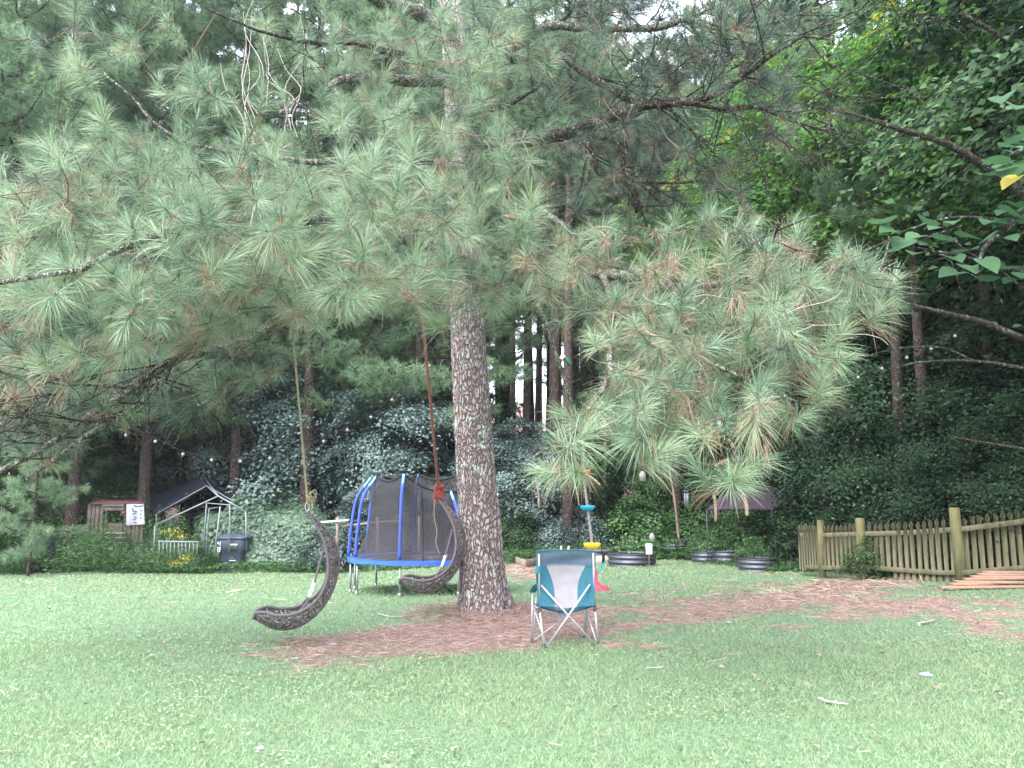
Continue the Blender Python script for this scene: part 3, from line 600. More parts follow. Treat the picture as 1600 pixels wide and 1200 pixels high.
def cl(v): return .16+.14*math.sin(PI*.5*min(1, (v-.26)/.5)) if v > .26 else .16
g = Geo(); grid(g, lambda a, b_: backpt(a, b_*.27), 24, 8); grid(g, lambda a, b_: backpt(a, b_*.27)+Vector((0, .018, 0)), 24, 8)
grid(g, lambda a, b_: backpt(a, 0)+Vector((0, .018*b_, .006*math.sin(PI*b_))), 24, 3)
for u_ in (0, 1): grid(g, lambda a, b_: backpt(u_, b_*.27)+Vector(((u_*2-1)*.004*math.sin(PI*a), .018*a, 0)), 3, 8)
g.build('head_band', M['band'], chair, smooth=True)
g = Geo(); tube(g, [backpt(a/20, 0)+Vector((0, -.002, .004)) for a in range(21)], .006, 6); tube(g, [backpt(a/20, .27)+Vector((0, -.002, 0)) for a in range(21)], .003, 6); g.build('piping', M['teal'], chair, smooth=True)
for s_ in (0, 1):
    g = Geo()
    grid(g, lambda a, b_: backpt((a*cl(.26+b_*.74)) if not s_ else 1-a*cl(.26+b_*.74), .26+b_*(.74-.10*(a if 0 else 0)))+Vector((0, .003, 0)), 8, 20)
    g.build('side_panel', M['teal'], chair, smooth=True)
g = Geo(); grid(g, lambda a, b_: backpt(cl(.26+b_*.74)+a*(1-2*cl(.26+b_*.74)), .26+b_*.74)+Vector((0, -.001, 0)), 14, 20); g.build('mesh_panel', M['mesh_cloth'], chair, smooth=True)
# the loose pale tail below the back, and the seat sling
g = Geo(); grid(g, lambda a, b_: P((866+a*26)*(1-b_)+(873+a*9)*b_, 944+b_*22, DN+.05+.02*math.sin(a*3)), 8, 6); g.build('mesh_tail', M['mesh_cloth'], chair, smooth=True)
g = Geo()
def seatpt(a, b_):
    A_ = ml*(1-a)+mr_*a; B_ = fsl*(1-a)+fsr*a; p = A_*(1-b_)+B_*b_; p.z -= .06*math.sin(PI*a)*(1-.3*b_)-.02; return p
grid(g, seatpt, 12, 8); grid(g, lambda a, b_: seatpt(a, b_)-Vector((0, 0, .012)), 12, 8); g.build('seat', M['teal'], chair, smooth=True)
for tp_, rr_ in ((fl_top, tl), (fr_top, trr)):
    g = Geo(); e_ = P(842 if tp_ is fl_top else 926, 912, DN-.02)
    grid(g, lambda a, b_: tp_*(1-b_)+e_*b_+Vector(((a-.5)*.065, 0, .012+.012*math.sin(b_*PI)-.03*abs(a-.5))), 6, 8); grid(g, lambda a, b_: tp_*(1-b_)+e_*b_+Vector(((a-.5)*.065, 0, -.004-.012*math.sin(PI*a))), 6, 8)
    g.build('armrest', M['teal'], chair, smooth=True)
g = Geo(); grid(g, lambda a, b_: P(837+a*10-2*b_, 884+b_*12, DN-.14-.02*math.sin(a*PI)), 5, 5); g.build('strap', M['teal'], chair, smooth=True)
g = Geo(); tube(g, [P(884, 958, DN+.12), P(905, 951, DN+.12), P(906, 945, DN+.12)], .016, 8); g.build('carry_strap', M['plastic_dark'], chair, smooth=True)

# ------------------------------------------------------------------ hanging crescent chairs
M['wicker'] = holes(mat('dark_wicker', (.10, .083, .083), .5, var=.75, scale=30, bump=1, bscale=50), 38, .40)
M['wicker_rim'] = mat('wicker_rim', (.15, .125, .135), .6, var=.25, scale=60, bump=.6, bscale=160)
M['rope'] = mat('jute_rope', (.34, .30, .19), .9, var=.3, scale=60, bump=.6, bscale=200)
M['red_strap'] = mat('red_strap', (.26, .10, .085), .7, var=.12, scale=40)
M['red'] = mat('red_cloth', (.26, .045, .035), .7, var=.2, scale=30)
M['steel'] = mat('steel', (.5, .5, .5), .3, metal=.8)
SP = [(481, 804), (497, 820), (513, 836), (524, 854), (529, 877), (527, 904), (518, 931), (501, 956), (479, 973), (456, 980), (436, 978), (420, 970), (408, 963)]
RM = [(480, 806), (489, 818), (498, 833), (507, 851), (512, 870), (514, 892), (511, 912), (502, 931), (486, 945), (465, 954), (443, 955), (424, 951), (410, 954)]
WD = [.01, .025, .045, .075, .11, .15, .20, .25, .28, .28, .26, .21, .12]
def crescent(D, hx, hy, label, rope, strapped):
    k = 8.8/FPX*(D/8.8 if False else 1); o = P(hx, hy, D)
    cy_, sy_ = math.cos(R(2 if strapped else 12)), math.sin(R(2 if strapped else 12))
    S = spline([(a-480, -(b_-804)+4, c-480, -(d-804)+4, e) for (a, b_), (c, d), e in zip(SP, RM, WD)], 5)
    def at(x, y, z): return o+Vector((x*cy_-y*sy_, x*sy_+y*cy_, z))
    root = thing('hanging_chair', o, label, 'hanging chair', 'woven crescent chairs hanging under the pine')
    n = len(S)-1
    def surf(a, b_):
        q = b_*n; i = min(int(q), n-1); s = S[i]*(1-(q-i))+S[i+1]*(q-i); ph = PI*a
        f = math.sin(ph)**.8
        return at((s[2]+(s[0]-s[2])*f)*k, -s[4]*math.cos(ph), (s[3]+(s[1]-s[3])*f)*k)
    g = Geo(); grid(g, surf, 22, n)
    g.build('woven_shell', M['wicker'], root, smooth=True)
    for a in (0, 1):
        g = Geo(); tube(g, [surf(a, i/n) for i in range(n+1)], .0165, 9); g.build('rim', M['wicker_rim'], root, smooth=True)
    g = Geo(); tube(g, spline([tuple(surf(a/8, 1))+(0,) for a in range(9)], 3)[:, :3], .0165, 9); g.build('front_rim', M['wicker_rim'], root, smooth=True)
    g = Geo(); tube(g, [surf(.5, i/n)+Vector((.006, 0, -.006)) for i in range(2, n+1)], .012, 8); g.build('spine', M['wicker_rim'], root, smooth=True)
    for s_ in (-1, 1):
        g = Geo(); P_ = [(506-480, 863-804, .09), (496-480, 905-804, .17), (486-480, 935-804, .23), (477-480, 948-804, .27)]
        c = spline([tuple(at(a*k, s_*y, (-b_+4)*k))+(0,) for a, b_, y in P_], 6)[:, :3]; tube(g, c, .011, 8); st = g.build('arm_bar', M['wicker_rim'], root, smooth=True)
        g = Geo(); tube(g, c[7:12], .017, 10); g.build('white_pad', M['white'], root, smooth=True)
    # carabiner, knot, rope
    g = Geo(); tube(g, [at(.022*math.cos(t), 0, .02+.05+.05*math.sin(t)) for t in np.linspace(0, 2*PI, 20)], .0055, 8, cap=False); g.build('carabiner', M['steel'], root, smooth=True)
    g = Geo()
    if not strapped:
        top = P(*rope[:2], rope[2]); a_ = o+Vector((0, 0, .11)); nn = 60
        for ph in (0, PI):
            tube(g, [a_*(1-t)+top*t+Vector((.006*math.cos(t*160+ph), .006*math.sin(t*160+ph), 0)) for t in np.linspace(0, 1, 200)], .0085, 5)
        for q in range(5): tube(g, [a_+Vector((.03+.028*math.cos(t+q)+.006*q, .03*math.sin(t*1.3+q), .01+.05*math.sin(t)+.018*q)) for t in np.linspace(0, 2*PI, 14)], .008, 5)
        tube(g, [a_+Vector((.05, -.02, .03)), a_+Vector((.06, -.03, -.05)), a_+Vector((.04, -.03, -.10))], .008, 5)
        g.build('rope', M['rope'], root, smooth=True)
    else:
        top = P(*rope[:2], rope[2]); a_ = o+Vector((-.01, 0, .16))
        beam(g, a_, top, .036, .006, up=(0, 1, 0)); g.build('strap', M['red_strap'], root)
        g = Geo()
        for q in range(6): tube(g, [a_+Vector((.01+.05*math.cos(t+q*1.1), .04*math.sin(t*1.4+q), -.02+.045*math.sin(t+q)-.022*q+.03)) for t in np.linspace(0, 2*PI, 14)], .014, 6)
        tube(g, spline([tuple(a_+Vector(v_))+(0,) for v_ in ((0, 0, -.05), (-.05, 0, -.10), (-.055, 0, -.18), (-.03, 0, -.2))], 5)[:, :3], .016, 6)
        g.build('strap_knot', M['red'], root, smooth=True)
        g = Geo(); tube(g, spline([tuple(a_+Vector(v_))+(0,) for v_ in ((-.04, -.03, -.15), (-.05, -.03, -.35), (-.01, -.03, -.55), (-.02, -.03, -.7), (.03, -.03, -.85))], 6)[:, :3], .0055, 6)
        g.build('loose_cord', M['rope'], root, smooth=True)
    return root
crescent(8.8, 480, 802, 'dark woven crescent chair hanging low over the lawn on a tan rope', (455, 490, 8.72), False)
crescent(10.95, 686, 782, 'dark woven crescent chair hung on a red strap, half hidden by the pine trunk', (651, 395, 9.62), True)

# ------------------------------------------------------------------ climbing rope with coloured discs
M['cord'] = mat('twisted_rope', (.28, .26, .26), .85, var=.3, scale=60)
M['cord_black'] = mat('black_cord', (.02, .02, .02), .8)
for nm, c in (('orange', (.75, .22, .08)), ('blue', (.03, .36, .62)), ('yellow', (.8, .55, .04)), ('turquoise', (.02, .42, .42)), ('pink', (.75, .07, .13))): M[nm] = mat(nm+'_plastic', c, .4, var=.06, scale=6)
DR = 9.6
rt = thing('climbing_rope', P(935, 915, DR), 'grey twisted climbing rope with orange, blue and yellow foot discs and a pink seat', 'climbing rope')
line = spline([(910, 655, DR, 0), (911, 695, DR, 0), (914, 760, DR, 0), (919, 800, DR, 0), (926, 860, DR, 0), (930, 912, DR, 0)], 12)
ln_ = np.array([tuple(P(a, b_, c)) for a, b_, c, _ in line]); g = Geo()
tt = np.linspace(0, len(ln_)-1, 240); ci = np.stack([np.interp(tt, np.arange(len(ln_)), ln_[:, k_]) for k_ in range(3)], 1)
for ph in (0, 2*PI/3, 4*PI/3):
    q = tt*7+ph; tube(g, ci+np.stack([.011*np.cos(q), .011*np.sin(q), 0*q], 1), .010, 5)
g.build('rope', M['cord'], rt, smooth=True)
def disc(px, py, r, h, mt, name='foot_disc', dome=0):
    c = P(px, py, DR); g = Geo()
    prof = [(.02, -h), (r*.55, -h), (r*.85, -h*.55), (r, 0), (r, h*.25), (r*.9, h*.4), (r*.3, h*.42), (.02, h*.45)]
    tube(g, [c+Vector((0, 0, z)) for _, z in prof], [a for a, _ in prof], 28); return g.build(name, M[mt], rt, smooth=True)
disc(912, 736, .082, .04, 'orange'); disc(918, 792, .084, .04, 'blue'); disc(925, 851, .098, .05, 'yellow')
c = P(927, 917, DR); g = Geo(); pr = [(.012, .2), (.05, .19), (.05, .06), (.1, .02), (.19, -.01), (.195, -.025), (.15, -.03), (.02, -.03)]
tube(g, [c+Vector((0, 0, z)) for _, z in reversed(pr)], [a for a, _ in reversed(pr)], 30); g.build('seat_disc', M['pink'], rt, smooth=True)
# small swing with a curved turquoise seat
st = thing('swing', P(934, 885, 10.0), 'small swing with a curved turquoise seat on thin black cords behind the camping chair', 'swing')
g = Geo(); sp_ = [P(a, b_, 10.0) for a, b_ in ((905, 884), (915, 893), (927, 895), (938, 890), (944, 878))]
cs = spline([tuple(p)+(0,) for p in sp_], 6)[:, :3]
for q in (-1, 1): grid(g, lambda a, b_: Vector(cs[int(round(b_*(len(cs)-1)))])+Vector((0, (a-.5)*.14, q*.014*math.sin(PI*a)**.5)), 8, len(cs)-1)
g.build('seat', M['turquoise'], st, smooth=True)
for a_, b_ in (((903, 655), (904, 884)), ((914, 660), (943, 880))):
    g = Geo(); tube(g, [P(*a_, 10.0), P(*b_, 10.0)], .006, 6); g.build('cord', M['cord_black'], st)
    g = Geo(); p_ = P(*b_, 10.0); tube(g, [p_, p_+Vector((0, 0, .12))], .018, 8); g.build('cord_sleeve', M['cord_black'], st)

# ------------------------------------------------------------------ trampoline
M['pad'] = mat('blue_pad', (.035, .12, .52), .5, var=.12, scale=7)
M['foam'] = mat('blue_foam', (.045, .085, .40), .6, var=.2, scale=30)
M['foam_light'] = mat('light_blue_cap', (.18, .45, .8), .5)
M['jump_mat'] = mat('black_mat', (.02, .02, .022), .7)
M['net'] = holes(mat('black_net', (.055, .05, .06), .9, var=.25, scale=1.5), 0, 0, const=.38)
M['galv'] = mat('galvanised_tube', (.30, .31, .33), .4, metal=.6, var=.1)
DT = 14.3; tc_ = P(664, 869, DT); gzT = float(gz(tc_.x, DT)); RT = 1.23
tram = thing('trampoline', Vector((tc_.x, tc_.y, gzT)), 'round trampoline with blue pads and poles and a sagging black safety net', 'trampoline')
def tp3(th, r, z): return Vector((tc_.x+r*math.sin(th), tc_.y-r*math.cos(th), z))
zt = tc_.z
g = Geo(); ring = [tp3(a, RT, zt-.03) for a in np.linspace(0, 2*PI, 49)]; tube(g, ring, .022, 8, cap=False); g.build('frame_ring', M['galv'], tram, smooth=True)
g = Geo()
for z0, flip in ((0, 0), (-.05, 1)):
    grid(g, lambda a, b_: tp3(a*2*PI, RT*(.84+.2*b_), zt+z0-.012*(b_**2)+.006*math.sin(a*60)), 64, 5)
grid(g, lambda a, b_: tp3(a*2*PI, RT*1.04+.006, zt-.062*b_+.004*math.sin(a*50)), 64, 2)
g.build('edge_pad', M['pad'], tram, smooth=True)
g = Geo(); grid(g, lambda a, b_: tp3(a*2*PI, RT*.86*b_+.001, zt-.03-.012*(1-b_)), 48, 6); g.build('jump_mat', M['jump_mat'], tram, smooth=True)
POL = [-74, -55, -12, 31, 62, 100, 150, -165, -120]
TOPZ = [P(581, 747, DT).z, P(596, 745, DT-.4).z, P(638, 741, DT-1.1).z, P(690, 768, DT-.9).z, 1.83, 1.85, 1.9, 1.92, 1.88]
tops = []
for q, (th, tz) in enumerate(zip(POL, TOPZ)):
    a = R(th); b0 = tp3(a, RT*1.03, zt-.3); lean = 1 if q != 2 else .4
    c = [b0, tp3(a, RT*1.03, zt+.1), tp3(a, RT*(1.03-.03*lean), zt+.55), tp3(a, RT*(1.03-.09*lean), zt+(tz-zt)*.74), tp3(a, RT*(1.03-.27*lean), tz)]
    cc = spline([tuple(p)+(0,) for p in c], 6)[:, :3]; tops.append(Vector(cc[-1]))
    g = Geo(); tube(g, cc[5:-3], .027, 10, jitter=.12); pl = g.build('pole', M['foam'], tram, smooth=True)
    g = Geo(); tube(g, cc[-4:], .022, 10); g.build('pole_cap', M['foam_light'], tram, smooth=True)
for th in (-74, -55, -12, 31, 75, 120, 170, -130, -100):
    a = R(th); p = tp3(a, RT, 0); z_ = float(gz(p.x, p.y)); g = Geo(); tube(g, [Vector((p.x, p.y, z_-.01)), Vector((p.x, p.y, zt-.03))], .019, 10); g.build('leg', M['galv'], tram, smooth=True)
    g = Geo(); tube(g, [Vector((p.x, p.y, z_-.01)), Vector((p.x, p.y, z_+.06))], .026, 10); g.build('foot', M['galv'], tram, smooth=True)
PA = sorted(zip([R(t) % (2*PI) for t in POL], tops), key=lambda q: q[0])
def ringtop(a):
    a = a % (2*PI); n = len(PA)
    for i in range(n):
        a0, p0 = PA[i]; a1, p1 = PA[(i+1) % n]
        if i == n-1: a1 += 2*PI
        aa_ = a if a >= a0 or i != n-1 else a
        if i == n-1 and a < PA[0][0]: aa_ = a+2*PI
        if a0 <= aa_ <= a1:
            t = (aa_-a0)/(a1-a0); p = p0*(1-t)+p1*t; p.z -= .09*math.sin(PI*t); return p
    return PA[0][1].copy()
def netpt(a, b_):
    th = a*2*PI; tp_ = ringtop(th); r1 = math.hypot(tp_.x-tc_.x, tp_.y-tc_.y)
    zz = zt+(tp_.z-zt)*b_; rb = RT*.93
    r = rb+(r1-rb)*b_ - .13*math.sin(PI*min(1, b_*1.15))**1.2*(1+.25*math.cos(3*th)); r += .012*math.sin(th*26)*(1-b_*.3)
    ph = math.atan2(tp_.x-tc_.x, -(tp_.y-tc_.y)); return tp3(ph if b_ > .9 else th*(1-b_)+ (ph % (2*PI) if abs((ph % (2*PI))-th) < 1 else th)*b_, r, zz)
g = Geo(); grid(g, netpt, 120, 16); g.build('safety_net', M['net'], tram, smooth=True)
g = Geo(); tube(g, [netpt(i/120, 1) for i in range(120)], .017, 6, cap=False); g.build('net_hem', M['cord_black'], tram, smooth=True)
g = Geo(); tube(g, [netpt(.012, i/16) for i in range(17)], .009, 6); g.build('net_seam', M['cord_black'], tram, smooth=True)
g = Geo(); tube(g, [tp3(.35, .6, zt), tp3(.2, .3, zt+.0), tp3(1, .5, zt+.01)], .008, 5); tag(g.build('fallen_stick', M['twig_pale']), 'thin pale stick lying on the trampoline mat', 'stick')

# ------------------------------------------------------------------ wheeled bin
M['bin'] = mat('bin_plastic', (.075, .095, .135), .5, var=.15, scale=3, dirt=((.2, .16, .13), 4, .62))
b0 = G(366, 893); s = b0.y/FPX; bn = thing('wheeled_bin', b0, 'dark grey wheeled rubbish bin standing against the vine mound', 'bin')
W = 46*s; H_ = 58*s
def loft(g, secs, n=4):
    """rounded-square sections (z, half width, half depth, y shift) joined up"""
    A = np.linspace(0, 2*PI, 33)[:-1]; vs = []
    for z, hw, hd, ys in secs:
        e = .38; cx_ = np.sign(np.cos(A))*np.abs(np.cos(A))**e*hw; cy_ = np.sign(np.sin(A))*np.abs(np.sin(A))**e*hd+ys
        vs.append(np.stack([cx_, cy_, np.full(32, z)], 1))
    v = np.concatenate(vs)+np.array(tuple(b0)); m_ = len(secs); i = np.arange(m_-1)[:, None]*32; j = np.arange(32)[None]; k = (j+1) % 32
    f3 = [(0, a+1, a) for a in range(1, 31)]+[((m_-1)*32, (m_-1)*32+a, (m_-1)*32+a+1) for a in range(1, 31)]
    g.add(v, f3, np.stack([i+j, i+k, i+32+k, i+32+j], -1).reshape(-1, 4))
g = Geo(); loft(g, [(0.02, W*.39, W*.40, 0), (.05, W*.40, W*.41, 0), (H_*.55, W*.44, W*.47, 0), (H_*.57, W*.475, W*.51, 0), (H_*.80, W*.485, W*.53, 0), (H_*.86, W*.485, W*.53, 0)]); g.build('body', M['bin'], bn, smooth=False)
g = Geo(); loft(g, [(H_*.86, W*.52, W*.57, 0), (H_*.895, W*.525, W*.575, 0), (H_*.91, W*.50, W*.55, 0), (H_*.96, W*.36, W*.42, 0), (H_*.985, W*.2, W*.25, 0)]); g.build('lid', M['bin'], bn)
g = Geo(); q = b0+Vector((.02, W*.1, H_*.98)); tube(g, [q+Vector((-.09, 0, 0)), q+Vector((-.05, 0, .04)), q+Vector((.06, 0, .045)), q+Vector((.10, 0, .0))], .017, 8); g.build('lid_handle', M['plastic_dark'], bn, smooth=True)
g = Geo(); box(g, (b0.x-.02, b0.y-W*.555, b0.z+H_*.70), (b0.x+.22, b0.y-W*.50, b0.z+H_*.735), bev=.006); g.build('grab_bar', M['white'], bn)
g = Geo(); box(g, (b0.x-.01, b0.y-W*.50, b0.z+H_*.30), (b0.x+.17, b0.y-W*.455, b0.z+H_*.32), bev=.005); g.build('lift_bar', M['white'], bn)
g = Geo(); box(g, (b0.x+.005, b0.y-W*.54, b0.z+H_*.575), (b0.x+.205, b0.y-W*.50, b0.z+H_*.70), bev=.005); box(g, (b0.x+.02, b0.y-W*.49, b0.z+H_*.33), (b0.x+.14, b0.y-W*.44, b0.z+H_*.39), bev=.005); g.build('recess', M['plastic_dark'], bn)
for sx in (-1, 1):
    g = Geo(); q = b0+Vector((sx*W*.42, W*.38, .13)); tube(g, [q+Vector((-.03, 0, 0)), q+Vector((.03, 0, 0))], .13, 20); g.build('wheel', M['plastic_dark'], bn)
for segs, dz in (([((0, 1), (0, .5)), ((0, .5), (1, .5)), ((1, 1), (1, 0))], .69), ([((0, 0), (0, 1)), ((1, 0), (1, 1)), ((0, 0), (1, 0)), ((0, .5), (1, .5)), ((0, 1), (1, 1))], .545)):
    o_ = b0+Vector((-W*.40, -W*.535, H_*dz-.01)); g = Geo()
    for (x0, y0), (x1, y1) in segs: beam(g, o_+Vector((x0*.07, 0, y0*.13)), o_+Vector((x1*.07, 0, y1*.13)), .022, .022, up=(0, 1, 0), bev=.001)
    g.build('digit', M['white'], bn)

# ------------------------------------------------------------------ picket fence
M['picket'] = mat('weathered_picket', (.145, .13, .078), .85, var=.3, scale=4, bump=.4, bscale=30, stretch=(6, 6, 1), dirt=((.13, .125, .065), 3, .5))
M['post'] = mat('mossy_post', (.15, .137, .065), .9, var=.3, scale=5, bump=.5, bscale=30, stretch=(4, 4, 1))
posts = [(1250, 899, 0), (1286, 904, .0), (1349, 907, .0), (1503, 911, .0), (1690, 913, 0)]
gp = [G(a, b_) for a, b_, _ in posts]
fen = thing('picket_fence', gp[1], 'weathered greenish picket fence with round posts running along the right of the yard', 'fence')
for k_, (hgt, r) in ((1, (88, .066)), (2, (94, .085)), (3, (114, .088)), (4, (130, .09))):
    p = gp[k_]; h = hgt*p.y/FPX; g = Geo(); lx = -.04 if k_ == 3 else .0
    tube(g, [p+Vector((0, 0, -.1)), p+Vector((lx*.4, 0, h*.5)), p+Vector((lx, 0, h-.02)), p+Vector((lx, 0, h))], [r, r*.98, r*.95, r*.8], 20, jitter=.04); g.build('post', M['post'], fen, smooth=True)
railtop = [(1249, 836), (1286, 836), (1349, 834), (1420, 832), (1503, 826), (1600, 814), (1690, 800)]
railbot = [(1258, 886), (1286, 887), (1349, 885), (1400, 890), (1480, 895), (1503, 894), (1600, 886), (1690, 878)]
def fenceD(px): return float(np.interp(px, [q[0] for q in posts], [q.y for q in gp]))-.02
def railpt(tab, px): return P(px, float(np.interp(px, [a for a, _ in tab], [b_ for _, b_ in tab])), fenceD(px))
for tab, w_ in ((railtop, .085), (railbot, .08)):
    xs = [tab[0][0]]+[q[0] for q in posts[1:]]
    for a, b_ in zip(xs[:-1], xs[1:]):
        g = Geo(); n_ = 5; pp = [railpt(tab, a+(b_-a)*t/n_)+Vector((0, -.075, 0)) for t in range(n_+1)]
        for u_, v_ in zip(pp[:-1], pp[1:]): beam(g, u_, v_, w_*.45, w_, bev=.004)
        g.build('rail', M['picket'], fen)
def path_at(s): # world arc along the posts
    acc = 0
    for a, b_ in zip(gp[:-1], gp[1:]):
        L = (b_-a).length
        if s <= acc+L: return a+(b_-a)*((s-acc)/L), (b_-a).normalized()
        acc += L
    return None, None
s_ = .03
while True:
    p, d = path_at(s_)
    if p is None: break
    px = CX+FPX*p.x/p.y*1.0
    t_ = railpt(railtop, px); bt = railpt(railbot, px); dirv = d; w_ = .078*rng.uniform(.92, 1.05); z1 = t_.z+.20+rng.uniform(-.012, .012); z0 = bt.z-.045+rng.uniform(-.03, .01)
    if px > 1380: z0 = max(float(gz(p.x, p.y))-.02, bt.z-.16)
    prof = [(-.5, 0), (.5, 0), (.5, 'a'), (.22, 'b'), (.46, 'c'), (.3, 'd'), (0, 'e'), (-.3, 'd'), (-.46, 'c'), (-.22, 'b'), (-.5, 'a')]
    zz = {'a': z1-.16, 'b': z1-.125, 'c': z1-.085, 'd': z1-.03, 'e': z1}
    lean = rng.uniform(-.012, .012); v = []
    for th in (-.009, .009):
        for x, z in prof:
            z_ = z0 if z == 0 else zz[z]; q = p+dirv*(x*w_+lean*(z_-z0))+Vector((dirv.y, -dirv.x, 0))*(th-.01); v.append((q.x, q.y, z_))
    n_ = len(prof); g = Geo(); f4 = [(i, (i+1) % n_, (i+1) % n_+n_, i+n_) for i in range(n_)]
    v.append(tuple((np.array(v[0])+np.array(v[6]))/2)); v.append(tuple((np.array(v[n_])+np.array(v[n_+6]))/2))
    f3 = [(2*n_, i, (i+1) % n_) for i in range(n_)]+[(2*n_+1, n_+(i+1) % n_, n_+i) for i in range(n_)]
    g.add(v, f3, f4); g.build('picket', M['picket'], fen); s_ += .118

# ------------------------------------------------------------------ lumber, beds, sheds and small things
M['lumber'] = mat('fresh_board', (.34, .21, .15), .8, var=.25, scale=5, bump=.3, bscale=30, stretch=(1, 6, 6))
lum = [(1470, 918, 1660, 916, .03), (1488, 913, 1640, 909, .06), (1494, 909, 1690, 911, .09), (1508, 905, 1655, 902, .13), (1520, 901, 1700, 903, .17), (1530, 897, 1660, 900, .21), (1538, 894, 1700, 895, .25)]
lab = ['lowest and longest', 'second from the bottom', 'third from the bottom', 'middle', 'third from the top', 'second from the top', 'topmost']
yb = G(1500, 922).y
for q, ((x0, y0, x1, y1, dz), l_) in enumerate(zip(lum, lab)):
    D_ = yb+.08*q; g = Geo(); beam(g, P(x0, y0, D_), P(x1, y1, D_+rng.uniform(-.1, .25)), .14, .032)
    o = g.build('board', M['lumber']); tag(o, 'reddish new board, '+l_+' in the stack beside the picket fence', 'board', 'boards stacked by the fence')
M['corr'] = mat('corrugated_steel', (.11, .12, .15), .55, metal=.75, var=.25, scale=5, dirt=((.12, .11, .12), 5, .52))
M['soil'] = mat('bed_soil', (.09, .06, .045), .95, var=.4, scale=20, bump=.8)
M['black'] = mat('black_plastic', (.022, .022, .025), .5)
def round_bed(pxc, pyb, wpx, hpx, label, plants=0, pm='leaf_green', ph=.3):
    p = G(pxc, pyb); s = p.y/FPX; r = wpx*s/2; h = hpx*s; p = Vector((p.x, p.y+r*.9, 0)); p.z = float(gz(p.x, p.y-r))
    t = thing('raised_bed', p, label, 'raised bed', 'round steel raised beds')
    g = Geo(); A = [p+Vector((0, 0, -.05+(h+.05)*i/20)) for i in range(21)]; tube(g, A, [r*(1+.035*math.sin(i/20*PI*6)) for i in range(21)], 40, cap=False)
    tube(g, A, [r*(1+.035*math.sin(i/20*PI*6))-.02 for i in range(21)], 40, cap=False)
    g.build('wall', M['corr'], t, smooth=True)
    g = Geo(); tube(g, [p+Vector((r*math.cos(a), r*math.sin(a), h)) for a in np.linspace(0, 2*PI, 33)], .012, 6, cap=False); g.build('top_edge', M['corr'], t, smooth=True)
    g = Geo(); grid(g, lambda a, b_: p+Vector(((r-.03)*b_*math.cos(a*2*PI), (r-.03)*b_*math.sin(a*2*PI), h-.05+.02*math.sin(a*20))), 24, 4); g.build('soil', M['soil'], t, smooth=True)
    if plants:
        n_ = plants; c = np.array(tuple(p))+np.stack([rng.normal(0, r*.45, n_), rng.normal(0, r*.45, n_), h+ph*rng.random(n_)**.8], 1); nn = rdir(n_); nn[:, 2] = np.abs(nn[:, 2])+.6
        g = Geo(); leaves(g, c, nn, .04+.05*rng.random(n_), rng.random(n_))
        for k_ in range(12): a_ = p+Vector((rng.normal(0, r*.3), rng.normal(0, r*.3), h-.05)); tube(g, [a_, a_+Vector((rng.normal(0, .06), rng.normal(0, .06), ph*1.1))], .005, 4, t=.3)
        g.build('plants', M[pm], t)
round_bed(992, 886, 74, 19, 'round corrugated steel raised bed with a small leafy plant, nearest the camping chair', 160, 'weed', .42)
round_bed(928, 880, 64, 17, 'round steel raised bed half hidden behind the top of the camping chair', 20, 'weed', .1)
round_bed(1057, 874, 50, 20, 'dark steel raised bed with the black tub standing behind its rim', 60, 'weed', .2)
round_bed(1108, 881, 44, 17, 'low steel raised bed right of the black tub, overgrown at its left side', 90, 'weed', .25)
round_bed(1140, 883, 42, 20, 'shiny corrugated raised bed between two other beds, weeds at its right', 90, 'leaf_green', .3)
round_bed(1192, 893, 60, 18, 'pale corrugated raised bed sunk in weeds in front of the bushes', 260, 'leaf_green', .5)
round_bed(1243, 888, 40, 12, 'low steel raised bed beside the end of the picket fence', 160, 'leaf_green', .4)
p = G(1069, 873); p.y += .3; g0 = thing('tub', Vector((p.x, p.y, p.z)), 'black plastic tub with a wide rim standing among the raised beds', 'tub')
s = p.y/FPX; z0 = p.z; z1 = P(1069, 842, p.y).z
g = Geo(); tube(g, [Vector((p.x, p.y, z)) for z in (z0, z1-.06)], [.19, .22], 28); g.build('body', M['black'], g0, smooth=True)
g = Geo(); tube(g, [Vector((p.x, p.y, z)) for z in (z1-.06, z1-.05, z1, z1+.01)], [.24, .25, .25, .2], 28); g.build('rim', M['black'], g0, smooth=True)
M['oldwood'] = mat('old_board', (.22, .17, .14), .9, var=.3, scale=4, bump=.4, bscale=25)
M['palewood'] = mat('pale_board', (.55, .48, .43), .85, var=.2, scale=4)
def plank_bed(cs_, label, mt):
    D_ = [G(*c) for c in cs_]; t = thing('raised_bed', D_[0], label, 'raised bed')
    for a, b_ in zip(D_, D_[1:]+D_[:1]):
        g = Geo(); beam(g, a+Vector((0, 0, .1)), b_+Vector((0, 0, .1)), .05, .2); g.build('side_board', M[mt], t)
    g = Geo(); g.add([tuple(q+Vector((0, 0, .12))) for q in D_], None, [(0, 1, 2, 3)]); g.build('soil', M['soil'], t)
plank_bed([(820, 888), (848, 884), (838, 876), (791, 876)], 'low raised bed of old weathered boards beside the pine trunk', 'oldwood')
plank_bed([(872, 882), (960, 880), (965, 869), (905, 868)], 'low raised bed edged with pale boards behind the camping chair', 'palewood')
for px, lean in ((876, .02), (886, .05)):
    g = Geo(); a_ = G(px-2, 880); tube(g, [a_, P(px+lean*60, 853, a_.y)], .022, 8)
    tag(g.build('stake', mat('yellow_stake', (.6, .66, .3), .6)), 'short yellow-green stake, the '+('upright' if px < 880 else 'leaning')+' one of two behind the chair', 'stake', 'two stakes behind the chair')

